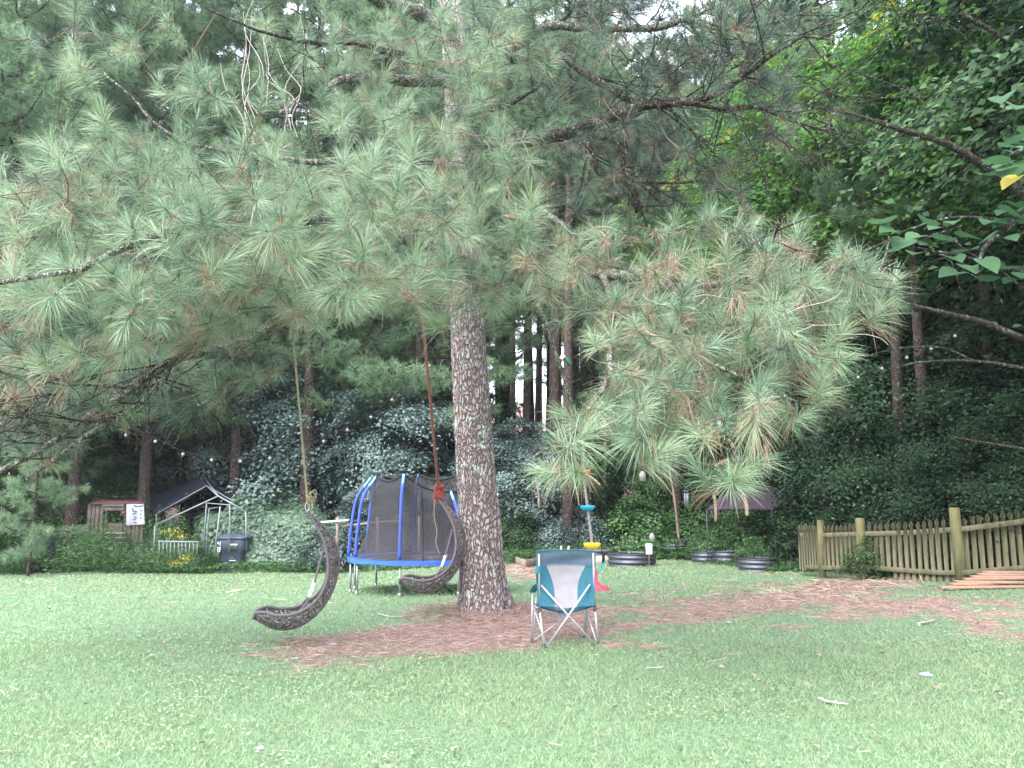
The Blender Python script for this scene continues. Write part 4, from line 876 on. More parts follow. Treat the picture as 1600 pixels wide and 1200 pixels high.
# pallet playhouse
M['pallet'] = mat('pallet_wood', (.20, .15, .135), .9, var=.35, scale=3, bump=.4, bscale=20)
M['redroof'] = mat('red_roof', (.20, .085, .09), .8, var=.2, scale=4)
M['cloth_white'] = mat('white_sheet', (.5, .5, .55), .85, var=.08, scale=3)
M['paintblack'] = mat('dark_marks', (.10, .11, .16), .8)
DH = 26.4; ht = thing('playhouse', P(176, 870, DH), 'small hut of grey pallet boards with a red roof edge among the weeds', 'hut')
xs = np.linspace(132, 222, 15)
g = Geo()
for a, b_ in zip(xs[:-1], xs[1:]):
    if 160 < (a+b_)/2 < 193: continue
    A_, B_ = P(a, 872, DH), P(b_-1.2, 872, DH); zt_ = P(a, 788, DH).z+rng.uniform(-.04, .04); box(g, (A_.x, DH-.02+rng.uniform(0, .02), A_.z), (B_.x, DH+.02, zt_), bev=.004)
g.build('wall_boards', M['pallet'], ht)
def hb(x0, y0, x1, y1, dy, nm, mt='pallet', th=.04):
    A_, B_ = P(x0, y1, DH+dy), P(x1, y0, DH+dy); g = Geo(); box(g, (A_.x, DH+dy-th/2, A_.z), (B_.x, DH+dy+th/2, B_.z), bev=.004); return g.build(nm, M[mt], ht)
hb(160, 786, 194, 791, -.05, 'lintel', 'palewood'); hb(161, 793, 194, 798, -.06, 'lintel'); hb(162, 798, 167, 850, -.05, 'door_post'); hb(192, 786, 196, 850, -.05, 'door_post'); hb(166, 818, 192, 846, -.02, 'half_door'); hb(167, 798, 192, 818, .03, 'wire_window', 'leafdummy') if False else None
for yy_ in (832, 839, 847): hb(164, yy_, 195, yy_+1.8, -.12, 'step_slat', 'palewood')
g = Geo(); A_ = P(128, 789, DH); B_ = P(224, 786, DH)
v = [P(140, 786, DH-.15), P(224, 785, DH-.15), P(214, 778, DH+1.2), P(160, 779, DH+1.2)]; v2 = [q-Vector((0, 0, .04)) for q in v]
g.add([tuple(q) for q in v+v2], None, [(0, 1, 2, 3), (7, 6, 5, 4), (0, 4, 5, 1), (1, 5, 6, 2), (2, 6, 7, 3), (3, 7, 4, 0)]); g.build('roof', M['redroof'], ht)
for a, b_ in ((132, 140), (216, 224)): 
    for dy in (1.2,):
        A_ = P(a, 866, DH); g = Geo(); box(g, (A_.x, DH+dy, A_.z), (A_.x+.1, DH+dy+.1, P(a, 789, DH).z)); g.build('corner_post', M['pallet'], ht)
sh = thing('painted_sheet', P(212, 787, DH-.1), 'white sheet with dark brush marks hung on the pallet hut', 'sheet')
g = Geo()
def shp(a, b_): return P(197.5+a*27+1.5*b_*a, 787+b_*34-2*a*b_, DH-.12-.05*math.sin(a*6+b_*2)*b_-.02)
grid(g, shp, 14, 14); grid(g, lambda a, b_: shp(a, b_)+Vector((0, .008, 0)), 14, 14); g.build('cloth', M['cloth_white'], sh, smooth=True)
g = Geo()
for a, b_, l_, dx, dz in ((.42, .08, .25, .9, -.3), (.35, .2, .2, .2, -1), (.4, .34, .22, 1, -.2), (.36, .48, .2, .9, .3), (.42, .6, .2, .8, -.4), (.36, .74, .18, 1, .1), (.42, .86, .2, .7, -.3), (.7, .14, .3, 1, .25), (.85, .3, .1, 0, -1), (.82, .48, .1, 0, -1), (.8, .65, .12, .3, -1)):
    q = shp(a, b_)+Vector((0, -.012, 0)); beam(g, q, q+Vector((dx, 0, dz)).normalized()*l_*.5, .03, .006, up=(0, 1, 0), bev=.001)
g.build('brush_marks', M['paintblack'], sh)

# collapsed shelter with a dark tarp over a pipe frame
M['tarp'] = mat('dark_tarp', (.045, .045, .065), .55, var=.3, scale=1.5, bump=.3, bscale=6)
M['pipe'] = mat('white_pipe', (.23, .25, .28), .4, var=.08)
ca = thing('tarp_shelter', P(310, 870, 27), 'pipe-framed gable shelter under a dark tarp beside the pallet hut', 'shelter')
F = P(323, 759, 26.6); Bk = P(313, 738, 30.5); LF = P(244, 803, 26.6); LB = P(212, 776, 30.5); RF = P(397, 802, 26.6); RB = P(404, 786, 30.5)
g = Geo()
for A1, A2, B1, B2 in ((F, Bk, LF, LB), (F, Bk, RF, RB)):
    for dz in (0, -.03): grid(g, lambda a, b_: (A1*(1-a)+A2*a)*(1-b_)+(B1*(1-a)+B2*a)*b_+Vector((0, 0, dz-.10*math.sin(PI*b_)*(.6+.4*math.sin(a*9))-.03*math.sin(b_*17+a*4))), 10, 14)
g.build('tarp', M['tarp'], ca, smooth=True)
def pipe(pts, r=.024, nm='pipe', par=ca, mt='pipe'):
    g = Geo(); tube(g, pts, r, 8); g.build(nm, M[mt], par, smooth=True)
ap = P(341, 775, 25.6); pipe([P(240, 868, 25.6), P(242, 821, 25.6)], nm='frame_pipe'); pipe([P(242, 821, 25.6), ap], nm='frame_pipe'); pipe([ap, P(384, 799, 25.6)], nm='frame_pipe'); pipe([P(384, 799, 25.6), P(385, 860, 25.6)], nm='frame_pipe')
pipe([F, ap], nm='ridge_pipe'); pipe([F, P(244, 803, 26.6)], .018, nm='edge_pipe'); pipe([F, P(397, 802, 26.6)], .018, nm='edge_pipe'); pipe([ap, Bk], nm='ridge_pipe')
pipe([LB, P(214, 860, 30.5)], nm='frame_pipe'); pipe([RB, P(404, 860, 30.5)], nm='frame_pipe'); pipe([LF, P(246, 862, 26.6)], nm='frame_pipe')
df = thing('door_frame', P(330, 868, 25.2), 'bare white metal door frame standing open in front of the tarp shelter', 'door frame')
pipe([P(318, 866, 25.3), P(323, 786, 25.3), P(359, 789, 25.3), P(358, 862, 25.3)], .028, 'outer_frame', df); pipe([P(322, 866, 25.1), P(327, 795, 25.1), P(344, 792, 24.8), P(335, 866, 24.6)], .022, 'door_leaf', df)
rl = thing('railing', P(280, 868, 24.6), 'low white railing with thin balusters in the weeds left of the bin', 'railing')
pipe([P(247, 846, 24.6), P(311, 847, 24.6)], .026, 'top_rail', rl)
for k_ in range(11): pipe([P(249+k_*5.9, 847, 24.6), P(249+k_*5.9, 868, 24.6)], .013, 'baluster', rl)
rf = thing('rail_fence', P(560, 860, 23.6), 'old two-post rail fence behind the trampoline', 'fence')
pipe([P(492, 817, 23.6), P(545, 813, 23.6)], .03, 'rail', rf, 'palewood'); pipe([P(536, 822, 23.7), P(590, 816, 23.7), P(660, 811, 23.9)], .03, 'rail', rf, 'oldwood')
for x_ in (527, 590, 655): pipe([P(x_, 872, 23.65), P(x_, 808, 23.65)], .04, 'post', rf, 'oldwood')
# tarp shelter at the right edge of the woods
M['tarp2'] = mat('plum_tarp', (.06, .045, .06), .6, var=.2, scale=2)
ts = thing('tarp_roof', P(1180, 840, 23), 'low dark plum tarp roof at the edge of the woods left of the fence', 'shelter')
A4 = [P(1104, 796, 21.8), P(1148, 759, 23.6), P(1255, 761, 23.6), P(1206, 796, 21.8)]
g = Geo(); 
for dz in (0, -.03): grid(g, lambda a, b_: (A4[0]*(1-a)+A4[3]*a)*(1-b_)+(A4[1]*(1-a)+A4[2]*a)*b_+Vector((0, 0, dz-.1*math.sin(PI*a)*math.sin(PI*b_))), 10, 8)
g.build('tarp', M['tarp2'], ts, smooth=True)
for q in A4: pipe([q, Vector((q.x, q.y, float(gz(q.x, q.y))-.02))], .014, 'post', ts, 'plastic_dark')

# string of globe lights across the yard
M['bulb'] = mat('frosted_globe', (.24, .24, .22), .3, var=.02, spec=.6)
BP = [(120, 650), (197, 680), (243, 690), (286, 710), (331, 719), (376, 721), (422, 716), (506, 690), (543, 672), (580, 652), (613, 625), (671, 572), (735, 560)]
BP2 = [(1285, 618), (1341, 590), (1378, 576), (1417, 559), (1455, 545), (1492, 525), (1560, 500)]
for BB, lb in ((BP, 'string of small round lights drooping across the dark trees left of the pine'), (BP2, 'string of small round lights rising through the dark woods over the fence')):
    DL = 12.2; t = thing('string_lights', P(*BB[3], DL), lb, 'string lights')
    g = Geo(); c = spline([tuple(P(a, b_-5, DL+.2*math.sin(a*.01)))+(0,) for a, b_ in BB], 8)[:, :3]; tube(g, c, .0035, 5); g.build('cord', M['cord_black'], t)
    for a, b_ in BB[:-1]:
        q = P(a, b_, DL+.2*math.sin(a*.01)); g = Geo(); rr_ = .024; tube(g, [q+Vector((0, 0, rr_*math.cos(x))) for x in np.linspace(PI*.98, PI*.12, 9)], [rr_*math.sin(x)+.001 for x in np.linspace(PI*.98, PI*.12, 9)], 12); bb_ = g.build('bulb', M['bulb'], t, smooth=True)
        g = Geo(); tube(g, [q+Vector((0, 0, rr_*.85)), q+Vector((0, 0, rr_*1.5))], .014, 8); g.build('socket', M['plastic_dark'], t)
for px, py, D, w_, l_ in ((1004, 744, 15, .1, 'pale glass jar hanging over the dark gap left of the thin grey pole'), (1019, 840, 17, .1, 'pale jar hanging above the white tag by the round raised bed')):
    t = thing('hanging_jar', P(px, py, D), l_, 'jar'); q = P(px, py, D); g = Geo(); tube(g, [q+Vector((0, 0, z)) for z in (-.09, -.085, .04, .07, .09)], [.03, .055, .06, .035, .035], 14); g.build('glass', M['bulb'], t, smooth=True)
    g = Geo(); tube(g, [q+Vector((0, 0, .09)), q+Vector((0, 0, .9))], .004, 4); g.build('cord', M['cord_black'], t)
t = thing('sign_tag', P(1014, 858, 17.5), 'small blank white tag on a thin stake behind the round raised bed', 'tag'); q = P(1014, 858, 17.5)
g = Geo(); box(g, (q.x-.065, q.y-.006, q.z-.11), (q.x+.07, q.y+.006, q.z+.11), bev=.004); g.build('plate', M['white'], t)
g = Geo(); tube(g, [Vector((q.x, q.y+.01, float(gz(q.x, q.y)))), q], .008, 5); g.build('stake', M['oldwood'], t)
t = thing('wind_chime', P(1072, 770, 12), 'pale wind chime hanging from a bare twig over the raised beds', 'wind chime'); q = P(1072, 768, 12)
g = Geo(); tube(g, [q, q+Vector((0, 0, .01))], .035, 12); g.build('top_disc', M['galv'], t)
for k_ in range(5):
    a = k_*1.26; e = q+Vector((.026*math.cos(a), .026*math.sin(a), -.02)); g = Geo(); tube(g, [e, e-Vector((0, 0, .14+.015*k_))], .008, 8); g.build('chime_tube', M['galv'], t)
g = Geo(); tube(g, [q, P(1072, 752, 12)], .003, 4); g.build('cord', M['cord_black'], t)
b_ = P(1063, 862, 26); b_.z = float(gz(b_.x, 26)); c = spline([tuple(b_)+(0,), tuple(P(1054, 780, 26))+(0,), tuple(P(1041, 700, 26))+(0,), tuple(P(1036, 560, 26))+(0,)], 6)[:, :3]
t = thing('sapling', b_, 'thin grey bare sapling standing between the pine and the black tub', 'sapling'); g = Geo(); tube(g, c, np.linspace(.05, .02, len(c)), 7, jitter=.2); g.build('trunk', M['oldwood'], t, smooth=True)
g = Geo()
for k_ in range(9): a_ = Vector(c[8+k_]); tube(g, [a_, a_+Vector((rng.uniform(-.3, .3), rng.uniform(-.2, .2), .15)), a_+Vector((rng.uniform(-.6, .6), rng.uniform(-.2, .2), .2))], [.008, .006, .003], 4)
g.build('twigs', M['oldwood'], t)
t = thing('floodlight', P(884, 563, 24), 'dark green floodlight with a white face fixed on a far pine trunk', 'lamp'); q = P(884, 563, 24)
g = Geo(); beam(g, P(880, 557, 24), P(893, 570, 24), .13, .12); g.build('housing', mat('green_housing', (.02, .09, .06), .5), t)
g = Geo(); beam(g, P(876.5, 556, 23.95), P(881, 560, 23.95), .17, .14); g.build('face', M['white'], t)
# litter on the lawn
M['stone'] = mat('pale_stone', (.27, .28, .30), .8, var=.2, scale=8)
for px, py, r, l_ in ((1446, 1057, .055, 'flat grey stone lying in the lawn at the lower right'), (520, 1009, .045, 'pale stone in the pine straw left of the trunk'), (462, 1031, .035, 'small pale stone at the edge of the pine straw'), (407, 1171, .03, 'small white pebble in the front lawn'), (1140, 974, .04, 'pale stone in the brown patch right of the camping chair')):
    q = G(px, py); g = Geo(); th = np.linspace(.05, PI-.05, 9); tube(g, [q+Vector((0, 0, r*.25+r*.4*math.cos(x))) for x in th[::-1]], [r*math.sin(x)*(1+.1*rng.normal()) for x in th[::-1]], 12, jitter=.3); tag(g.build('stone', M['stone'], smooth=True), l_, 'stone')
for pl, r, l_ in ([[(262, 1074), (290, 1069), (301, 1068), (306, 1076)], .004, 'thin bent pale twig lying in the lawn on the left'], [[(1278, 1096), (1296, 1102), (1326, 1106)], .009, 'short thick brown stick in the front lawn'], [[(1283, 1094), (1290, 1101), (1310, 1101)], .007, 'short stick crossing the thick brown one'], [[(1434, 978), (1446, 976), (1462, 972)], .012, 'pale stick lying across the bare strip near the boards'], [[(590, 962), (620, 967), (660, 961)], .008, 'thin white stick lying on the lawn beside the pine straw'], [[(1010, 1048), (1040, 1046)], .006, 'thin straw-coloured twig in the lawn right of the camping chair']):
    c = spline([tuple(G(a, b_)+Vector((0, 0, .015+r)))+(0,) for a, b_ in pl], 5)[:, :3]; g = Geo(); tube(g, c, r, 6, jitter=.3); tag(g.build('stick', M['twig_pale'], smooth=True), l_, 'stick')
q = G(620, 888); g = Geo(); tube(g, [q+Vector((0, 0, z)) for z in (0, .05, .12, .16)], [.16, .2, .15, .04], 14, jitter=.3); tag(g.build('pink_cushion', M['pink'], smooth=True), 'crumpled pink thing lying on the grass beyond the trampoline legs', 'cushion')
q = G(112, 888); g = Geo(); tube(g, [q+Vector((0, 0, z)) for z in (-.02, .05, .11, .13)], [.34, .32, .2, .04], 20, jitter=.12); tag(g.build('sand_heap', mat('pale_sand', (.62, .55, .34), .95, var=.15, scale=9), smooth=True), 'small pale yellow heap of sand at the edge of the left weeds', 'heap')

# ------------------------------------------------------------------ the woods: protos first, then copies
def broadleaf(H, cr, cb, ns, lps, lsz, lm, seed, tm='bark_far', spray=.62, tr_=.05):
    global rng
    rng = np.random.default_rng(seed); root = bpy.data.objects.new('broadleaf_tree', None); C.objects.link(root)
    g = Geo(); lean = rng.normal(0, .04, 2)*H
    tp_ = spline([(0, 0, -.2, 0), (lean[0]*.3, lean[1]*.3, H*.35, 0), (lean[0]*.7, lean[1]*.8, H*.7, 0), (lean[0], lean[1], H*.95, 0)], 6)[:, :3]
    tube(g, tp_, np.linspace(H*tr_/3.2, .02, len(tp_)), 9, jitter=.1)
    u = rdir(ns); rad = rng.random(ns)**.4; zc = (H+cb)/2; ctr = np.array([lean[0]*.6, lean[1]*.6, zc])
    sq = 1-.35*np.clip(u[:, 2], 0, 1)
    lump = 1+.22*np.sin(u[:, 0]*4+seed)*np.cos(u[:, 1]*5+seed)
    c = ctr+u*np.stack([cr*rad*sq*lump, cr*rad*sq*lump, (H-cb)/2*rad], 1)
    for k_ in rng.choice(ns, min(ns, 26), replace=False):
        z = np.clip(c[k_, 2]-np.hypot(*(c[k_, :2]-ctr[:2]))*.6, H*.12, H*.85); i = int(z/H*(len(tp_)-1)); a_ = tp_[min(i, len(tp_)-1)]
        cc = spline([(*a_, 0), (*(a_*.5+c[k_]*.5+rdir(1)[0]*.15), 0), (*c[k_], 0)], 4)[:, :3]; tube(g, cc, np.linspace(.012*H**.5, .008, len(cc)), 5, cap=False)
    g.build('trunk', M[tm], root, smooth=True)
    g = Geo(); N = ns*lps; ci = np.repeat(c, lps, 0); un = np.repeat(unit(u*[.7, .7, .3]+[0, 0, .9]+rng.normal(0, .2, (ns, 3))), lps, 0)
    d = rng.normal(size=(N, 3))*spray*.55; d -= un*np.sum(d*un, 1, keepdims=True)*.78; q = ci+d; q[:, 2] -= .25*np.sum(d*d, 1)
    t = np.clip(np.repeat(rng.normal(.5, .22, ns), lps)+rng.normal(0, .16, N), 0, 1)
    leaves(g, q, un+rdir(N)*.55, lsz*(.6+.7*rng.random(N)), t)
    g.build('crown', M[lm], root); return root
def pinetree(H, cb, cr, seed, nl=.22, per=24, tm='bark_far', dens=1.0, lm='needle_far', wid=.014):
    global rng
    rng = np.random.default_rng(seed); root = bpy.data.objects.new('pine', None); C.objects.link(root); g = Geo(); lean = rng.normal(0, .02, 2)*H
    tp_ = np.array([(lean[0]*t*t, lean[1]*t, H*t-.2*(1-t)) for t in np.linspace(0, 1, 14)]); tube(g, tp_, np.linspace(H*.0085+.03, .02, 14), 10, jitter=.08)
    CC, AX = [], []
    z = cb
    while z < H:
        f = (z-cb)/(H-cb); L = cr*(1-f)**.42*(.65+.35*min(1, f*5+.3))*rng.uniform(.7, 1.1)+.25; nb = 1 if rng.random() < .3 else 2
        for b_ in range(nb):
            a = rng.uniform(0, 2*PI); dv = np.array([math.cos(a), math.sin(a), rng.uniform(-.05, .35)+.3*f]); p0 = np.array([lean[0]*(z/H)**2, lean[1]*z/H, z])
            cc = np.array([p0+dv*L*t+np.array([0, 0, -.12*L*math.sin(PI*t)])+mnoise.noise(Vector((z, a, t*3)))*.15 for t in np.linspace(0, 1, 7)]); tube(g, cc, np.linspace(.012+.009*L, .006, 7), 5, cap=False)
            m_ = int((5+9*L)*dens)
            for k_ in range(m_):
                t = .25+.75*rng.random()**.6; o = cc[int(t*6)]; s = rdir(1)[0]*(.12+.28*L*.6*(1-.5*t)); s[2] = s[2]*.45+.05; CC.append(o+s); AX.append(unit(s*1.0+np.array([0, 0, .25])+dv*.3))
        for k_ in range(1 if z > cb+.5 else 0):
            a = rng.uniform(0, 2*PI)
        z += rng.uniform(.12, .38)*max(1, H/16)
    # dead branch stubs below the crown
    for k_ in range(8):
        z = rng.uniform(cb*.3, cb); a = rng.uniform(0, 2*PI); p0 = np.array([0, 0, z]); tube(g, [p0, p0+np.array([math.cos(a), math.sin(a), .15])*rng.uniform(.3, 1.3)], [.02, .006], 4)
    g.build('trunk', M[tm], root, smooth=True)
    CC = np.array(CC); AX = np.array(AX); g = Geo(); m_ = len(CC); N = m_*per
    c = np.repeat(CC, per, 0); ax = np.repeat(AX, per, 0); u = rng.random(N); ref = unit(np.cross(ax, rdir(N))); th = .15+u*1.6
    d = ax*np.cos(th)[:, None]+ref*np.sin(th)[:, None]; t = np.clip(np.repeat(rng.normal(.5, .18, m_), per)+rng.normal(0, .08, N), 0, 1)
    strips(g, c-ax*(u*nl*.7)[:, None], d, nl*(.8+.4*rng.random(N)), wid, t, bend=.2, curve3=False)
    g.build('crown', M[lm], root); return root
used = {}
def put(proto, name, px, D, sc_, label, cat, group=None, rz=None, zo=0, base_px=None):
    x = (px-CX)/FPX*D
    # px is the picture column at eye height
    k = proto.name
    if k in used: o = copy_tree(proto)
    else: o = proto; used[k] = 1
    o.name = name
    o.location = (x, D, float(gz(x, D))+zo); s = sc_ if isinstance(sc_, tuple) else (sc_,)*3; o.scale = s; o.rotation_euler = (0, 0, random.uniform(0, 2*PI) if rz is None else rz)
    tag(o, label, cat, group); return o
PB = [broadleaf(7.5, 3.0, .9, 125, 230, .12, 'leaf_blue', 11, spray=.62), broadleaf(6.5, 2.8, .6, 110, 230, .12, 'leaf_blue', 12, spray=.62)]
PG = [broadleaf(7, 2.8, .5, 170, 160, .11, 'leaf_green', 21, spray=.5), broadleaf(9, 3.2, 1.2, 210, 160, .12, 'leaf_green', 22, spray=.55)]
PD = [broadleaf(11, 3.4, 1.8, 150, 260, .12, 'leaf_shade', 31, spray=.85), broadleaf(13, 3.8, 2.8, 170, 270, .12, 'leaf_shade', 32, spray=.9), broadleaf(6, 2.5, .3, 80, 250, .10, 'leaf_shade', 33, spray=.65)]
PM = [broadleaf(13, 4.4, 5.2, 300, 110, .13, 'leaf_bright', 41, spray=.7, tr_=.05), broadleaf(12, 4.0, 5.0, 260, 110, .13, 'leaf_bright', 42, spray=.7)]
SHP = None; PP_ = [pinetree(22, 8, 3.8, 51, per=30, dens=1.7, wid=.02), pinetree(20, 6.0, 4.0, 52, per=30, dens=1.8, wid=.02), pinetree(24, 12, 3.4, 53, per=28, dens=1.6, wid=.022), pinetree(19, 4.2, 4.0, 54, per=30, dens=1.8, wid=.018)]
PS = [pinetree(5.2, 1.0, 1.9, 61, per=30, dens=1.5)]
BU = [broadleaf(1.7, 1.0, .05, 60, 90, .09, 'leaf_green', 71, spray=.4, tr_=.03), broadleaf(1.5, 1.1, .05, 60, 80, .08, 'leaf_blue', 72, spray=.4, tr_=.03), broadleaf(1.9, 1.1, .05, 60, 90, .09, 'leaf_shade', 73, spray=.45, tr_=.03)]
gB = 'silvery leaved trees at the edge of the woods'
for k_, (px, D, s_, l_) in enumerate([(480, 29.5, 1.12, 'big tree with silvery blue-green leaves behind the vine mound'), (345, 32, 1.05, 'silvery leaved tree above the tarp shelter'), (610, 28, .95, 'silvery leaved tree behind the trampoline net'), (700, 28, .86, 'silvery leaved tree directly behind the pine trunk'),
        (235, 34, 1.0, 'silvery leaved tree behind the pallet hut'), (545, 30, 1.1, 'tall silvery leaved tree between the two hanging chair ropes, farther back'), (415, 31, 1.0, 'silvery leaved tree standing farther back behind the big one'), (800, 27.5, .74, 'small silvery leaved tree just right of the pine trunk'),
        (580, 25.5, .42, 'low silvery shrub-like tree beside the trampoline'), (665, 25.5, .45, 'low silvery shrub-like tree seen through the trampoline net')]):
    put(PB[k_ % 2], 'broadleaf_tree', px, D, s_, l_, 'tree', gB)
for k_, (px, D, s_, l_) in enumerate([(140, 30, .9, 'green tree behind the left end of the yard'), (40, 28, .85, 'green tree at the left edge behind the weeds'), (850, 30, .62, 'small green tree in the gap right of the pine trunk'), (930, 31, .6, 'small green tree below the far floodlight'), (1010, 30, .7, 'green tree behind the thin grey pole'),
        (1090, 30, .8, 'green tree behind the black tub'), (750, 32, .9, 'green tree far behind the pine trunk'), (-60, 28, 1.0, 'green tree just beyond the left edge'), (1170, 29, .9, 'green tree behind the plum tarp roof'), (90, 35, 1.3, 'tall green tree behind the left weeds'), (660, 35, 1.2, 'tall green tree far behind the trampoline')]):
    put(PG[k_ % 2], 'broadleaf_tree', px, D, s_, l_, 'tree', 'green trees at the edge of the woods')
for k_, (px, D, s_) in enumerate([(1290, 28, .9), (1345, 24, .9), (1430, 22.5, .9), (1520, 21, .95), (1625, 19.5, 1.0), (1760, 16, 1.1), (1380, 24, 1.2), (1490, 22, 1.2), (1600, 21, 1.2), (1720, 19, 1.3), (1290, 27, 1.2), (1210, 31, 1.1), (1450, 28, 1.4), (1560, 27, 1.4), (1700, 25, 1.4), (1850, 17, 1.4), (1950, 12, 1.3), (2200, 10, 1.3), (1350, 17.6, .5), (1480, 16, .55), (1600, 14.8, .6), (1130, 34, 1.1), (1040, 36, .9)]):
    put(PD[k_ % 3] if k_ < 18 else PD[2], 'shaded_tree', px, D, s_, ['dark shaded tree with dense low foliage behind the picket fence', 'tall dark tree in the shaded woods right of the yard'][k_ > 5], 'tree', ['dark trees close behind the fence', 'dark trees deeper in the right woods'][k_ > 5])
for k_, (px, D, s_, l_) in enumerate([(1450, 14.5, .95, 'maple with bright yellow-green leaves high above the picket fence'), (1290, 20, 1.1, 'bright green maple behind the dark pine limbs'), (1620, 16, 1.1, 'bright green maple at the upper right corner')]):
    put(PM[k_ % 2], 'maple_tree', px, D, s_, l_, 'tree', 'bright green maples')
for k_, (px, D, s_) in enumerate([(-110, 23, .95), (30, 30, 1.15), (185, 31, 1.2), (296, 32, 1.0), (370, 28, 1.15), (520, 29, 1.15), (440, 32, 1.3), (590, 31, 1.2), (650, 28, 1.1), (-10, 24, 1.15), (230, 27, 1.15), (310, 30, 1.3), (120, 26, 1.1), (480, 27, 1.1), (50, 30, 1.3), (400, 36, .8), (460, 38, .72), (520, 36, .75), (240, 35, 1.05), (90, 38, 1.1), (10, 33, 1.05), (150, 36, 1.1), (360, 33, .8), (255, 40, 1.1), (600, 34, .85), (560, 42, .9), (-150, 33, 1.1), (700, 38, .95), (330, 46, 1.1), (120, 46, 1.2), (440, 48, .75), (-20, 48, 1.2)]):
    put(PP_[(3, 1, 3, 0)[k_ % 4]], 'pine', px, D, s_, 'tall pale green pine rising behind the left side of the yard', 'pine', 'tall pines behind the left side of the yard')
for k_, (px, D, s_) in enumerate([(822, 30, .9), (857, 36, .9), (885, 26, .85), (893, 32, .9), (905, 40, 1.0), (840, 44, 1.0), (872, 48, 1.0), (930, 35, .95), (965, 42, 1.0), (1000, 33, .9), (800, 50, 1.1), (780, 40, 1.0), (1040, 45, 1.0), (1080, 38, .95), (1120, 50, 1.1), (1160, 42, 1.0), (920, 55, 1.1), (990, 58, 1.2), (860, 60, 1.2), (640, 55, 1.1), (520, 56, 1.0), (740, 60, 1.2), (1060, 62, 1.2), (1250, 40, 1.1), (1350, 44, 1.1), (1450, 40, 1.1), (480, 64, 1.1), (200, 58, 1.1), (60, 60, 1.2)]):
    put(PP_[2 if k_ % 3 else 0], 'pine', px, D, s_, 'slender pine with a bare straight trunk deep in the woods beyond the yard', 'pine', 'slender pines deep in the woods')
for k_, (px, D, s_) in enumerate([(1360, 18.3, .8), (1450, 17.5, .85), (1550, 16.5, .9), (1650, 15.4, .95), (1335, 21, .75), (1400, 20, 1.1), (1500, 19, 1.15), (1600, 18, 1.2), (1310, 22, 1.0)]):
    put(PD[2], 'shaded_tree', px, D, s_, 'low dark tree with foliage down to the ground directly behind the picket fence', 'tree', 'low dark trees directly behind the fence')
for k_ in range(17):
    px = 40+k_*80
    if 740 < px < 950: continue
    put(PG[k_ % 2], 'broadleaf_tree', px+random.uniform(-20, 20), random.uniform(38, 46), random.uniform(.65, .95), 'leafy tree on the rising ground far back in the woods', 'tree', 'leafy trees far back in the woods')
for k_ in range(20):
    px = 560+k_*38; put(PP_[2 if 745 < px < 940 else (1, 3, 0, 3)[k_ % 4]], 'pine', px+random.uniform(-15, 15), random.uniform(27, 38), random.uniform(.9, 1.1), 'tall pine with a full crown rising behind the big pine and its dark limbs', 'pine', 'full-crowned pines behind the big pine')
for px, D, l_ in ((1405, 17.2, 'slender pine trunk rising out of the dark trees above the middle of the fence'), (1447, 16.6, 'grey pine trunk just behind the fence, right of the dark one'), (1548, 16.2, 'straight pine trunk behind the near end of the fence'), (1322, 18.6, 'pine trunk standing behind the far end of the fence')):
    put(PP_[2], 'pine', px, D, .62, l_, 'pine')
put(PS[0], 'young_pine', 222, 30, 1.0, 'young pine with soft needles standing above the pallet hut', 'pine'); put(PS[0], 'young_pine', 105, 29, 1.1, 'young pine with pale needles left of the pallet hut', 'pine'); put(PS[0], 'young_pine', 60, 22, .72, 'low young pine at the left edge of the weeds', 'pine')
rng = np.random.default_rng(99); random.seed(5)
# weeds along the far edge of the lawn, and the leafy bank
def weed_field(name, xs_, n_, hmin, hmax, lsz, mt, ds, lab=None):
    px = rng.uniform(*xs_, n_); D = ds(px)+rng.uniform(0, 1, n_)**1.3*3.2; x = (px-CX)/FPX*D; z = gz(x, D); h = rng.uniform(hmin, hmax, n_)*(.5+.9*vnoise(x, D, .7))*np.clip(.45+(D-ds(px))*.5, .3, 1)
    g = Geo(); lean = rng.normal(0, .12, (n_, 2)); root = np.stack([x, D, z], 1); d = unit(np.stack([lean[:, 0], lean[:, 1], np.ones(n_)], 1)); strips(g, root, d, h, .012, .3, bend=.05)
    m_ = 15; f = np.tile(np.linspace(.15, 1, m_), n_); rr = np.repeat(root, m_, 0)+np.repeat(d*h[:, None], m_, 0)*f[:, None]; o = rdir(n_*m_); o[:, 2] = np.abs(o[:, 2])*.3; sz = lsz*(1.25-f*.7)*rng.uniform(.6, 1.3, n_*m_)
    strips(g, rr, unit(o+[0, 0, .25]), sz*1.5, sz*.42, np.clip(np.repeat(rng.normal(.5, .2, n_), m_)+rng.normal(0, .1, n_*m_), 0, 1), bend=.35, curve3=True); ob = g.build(name, M[mt]); tag(ob, kind='stuff'); return root, h
edge = lambda px: np.interp(px, [-100, 0, 340, 560, 800, 1000, 1100, 1243, 1300], [24.2, 24.6, 25.4, 24.0, 22.4, 23.8, 24.6, 21.9, 19.5])
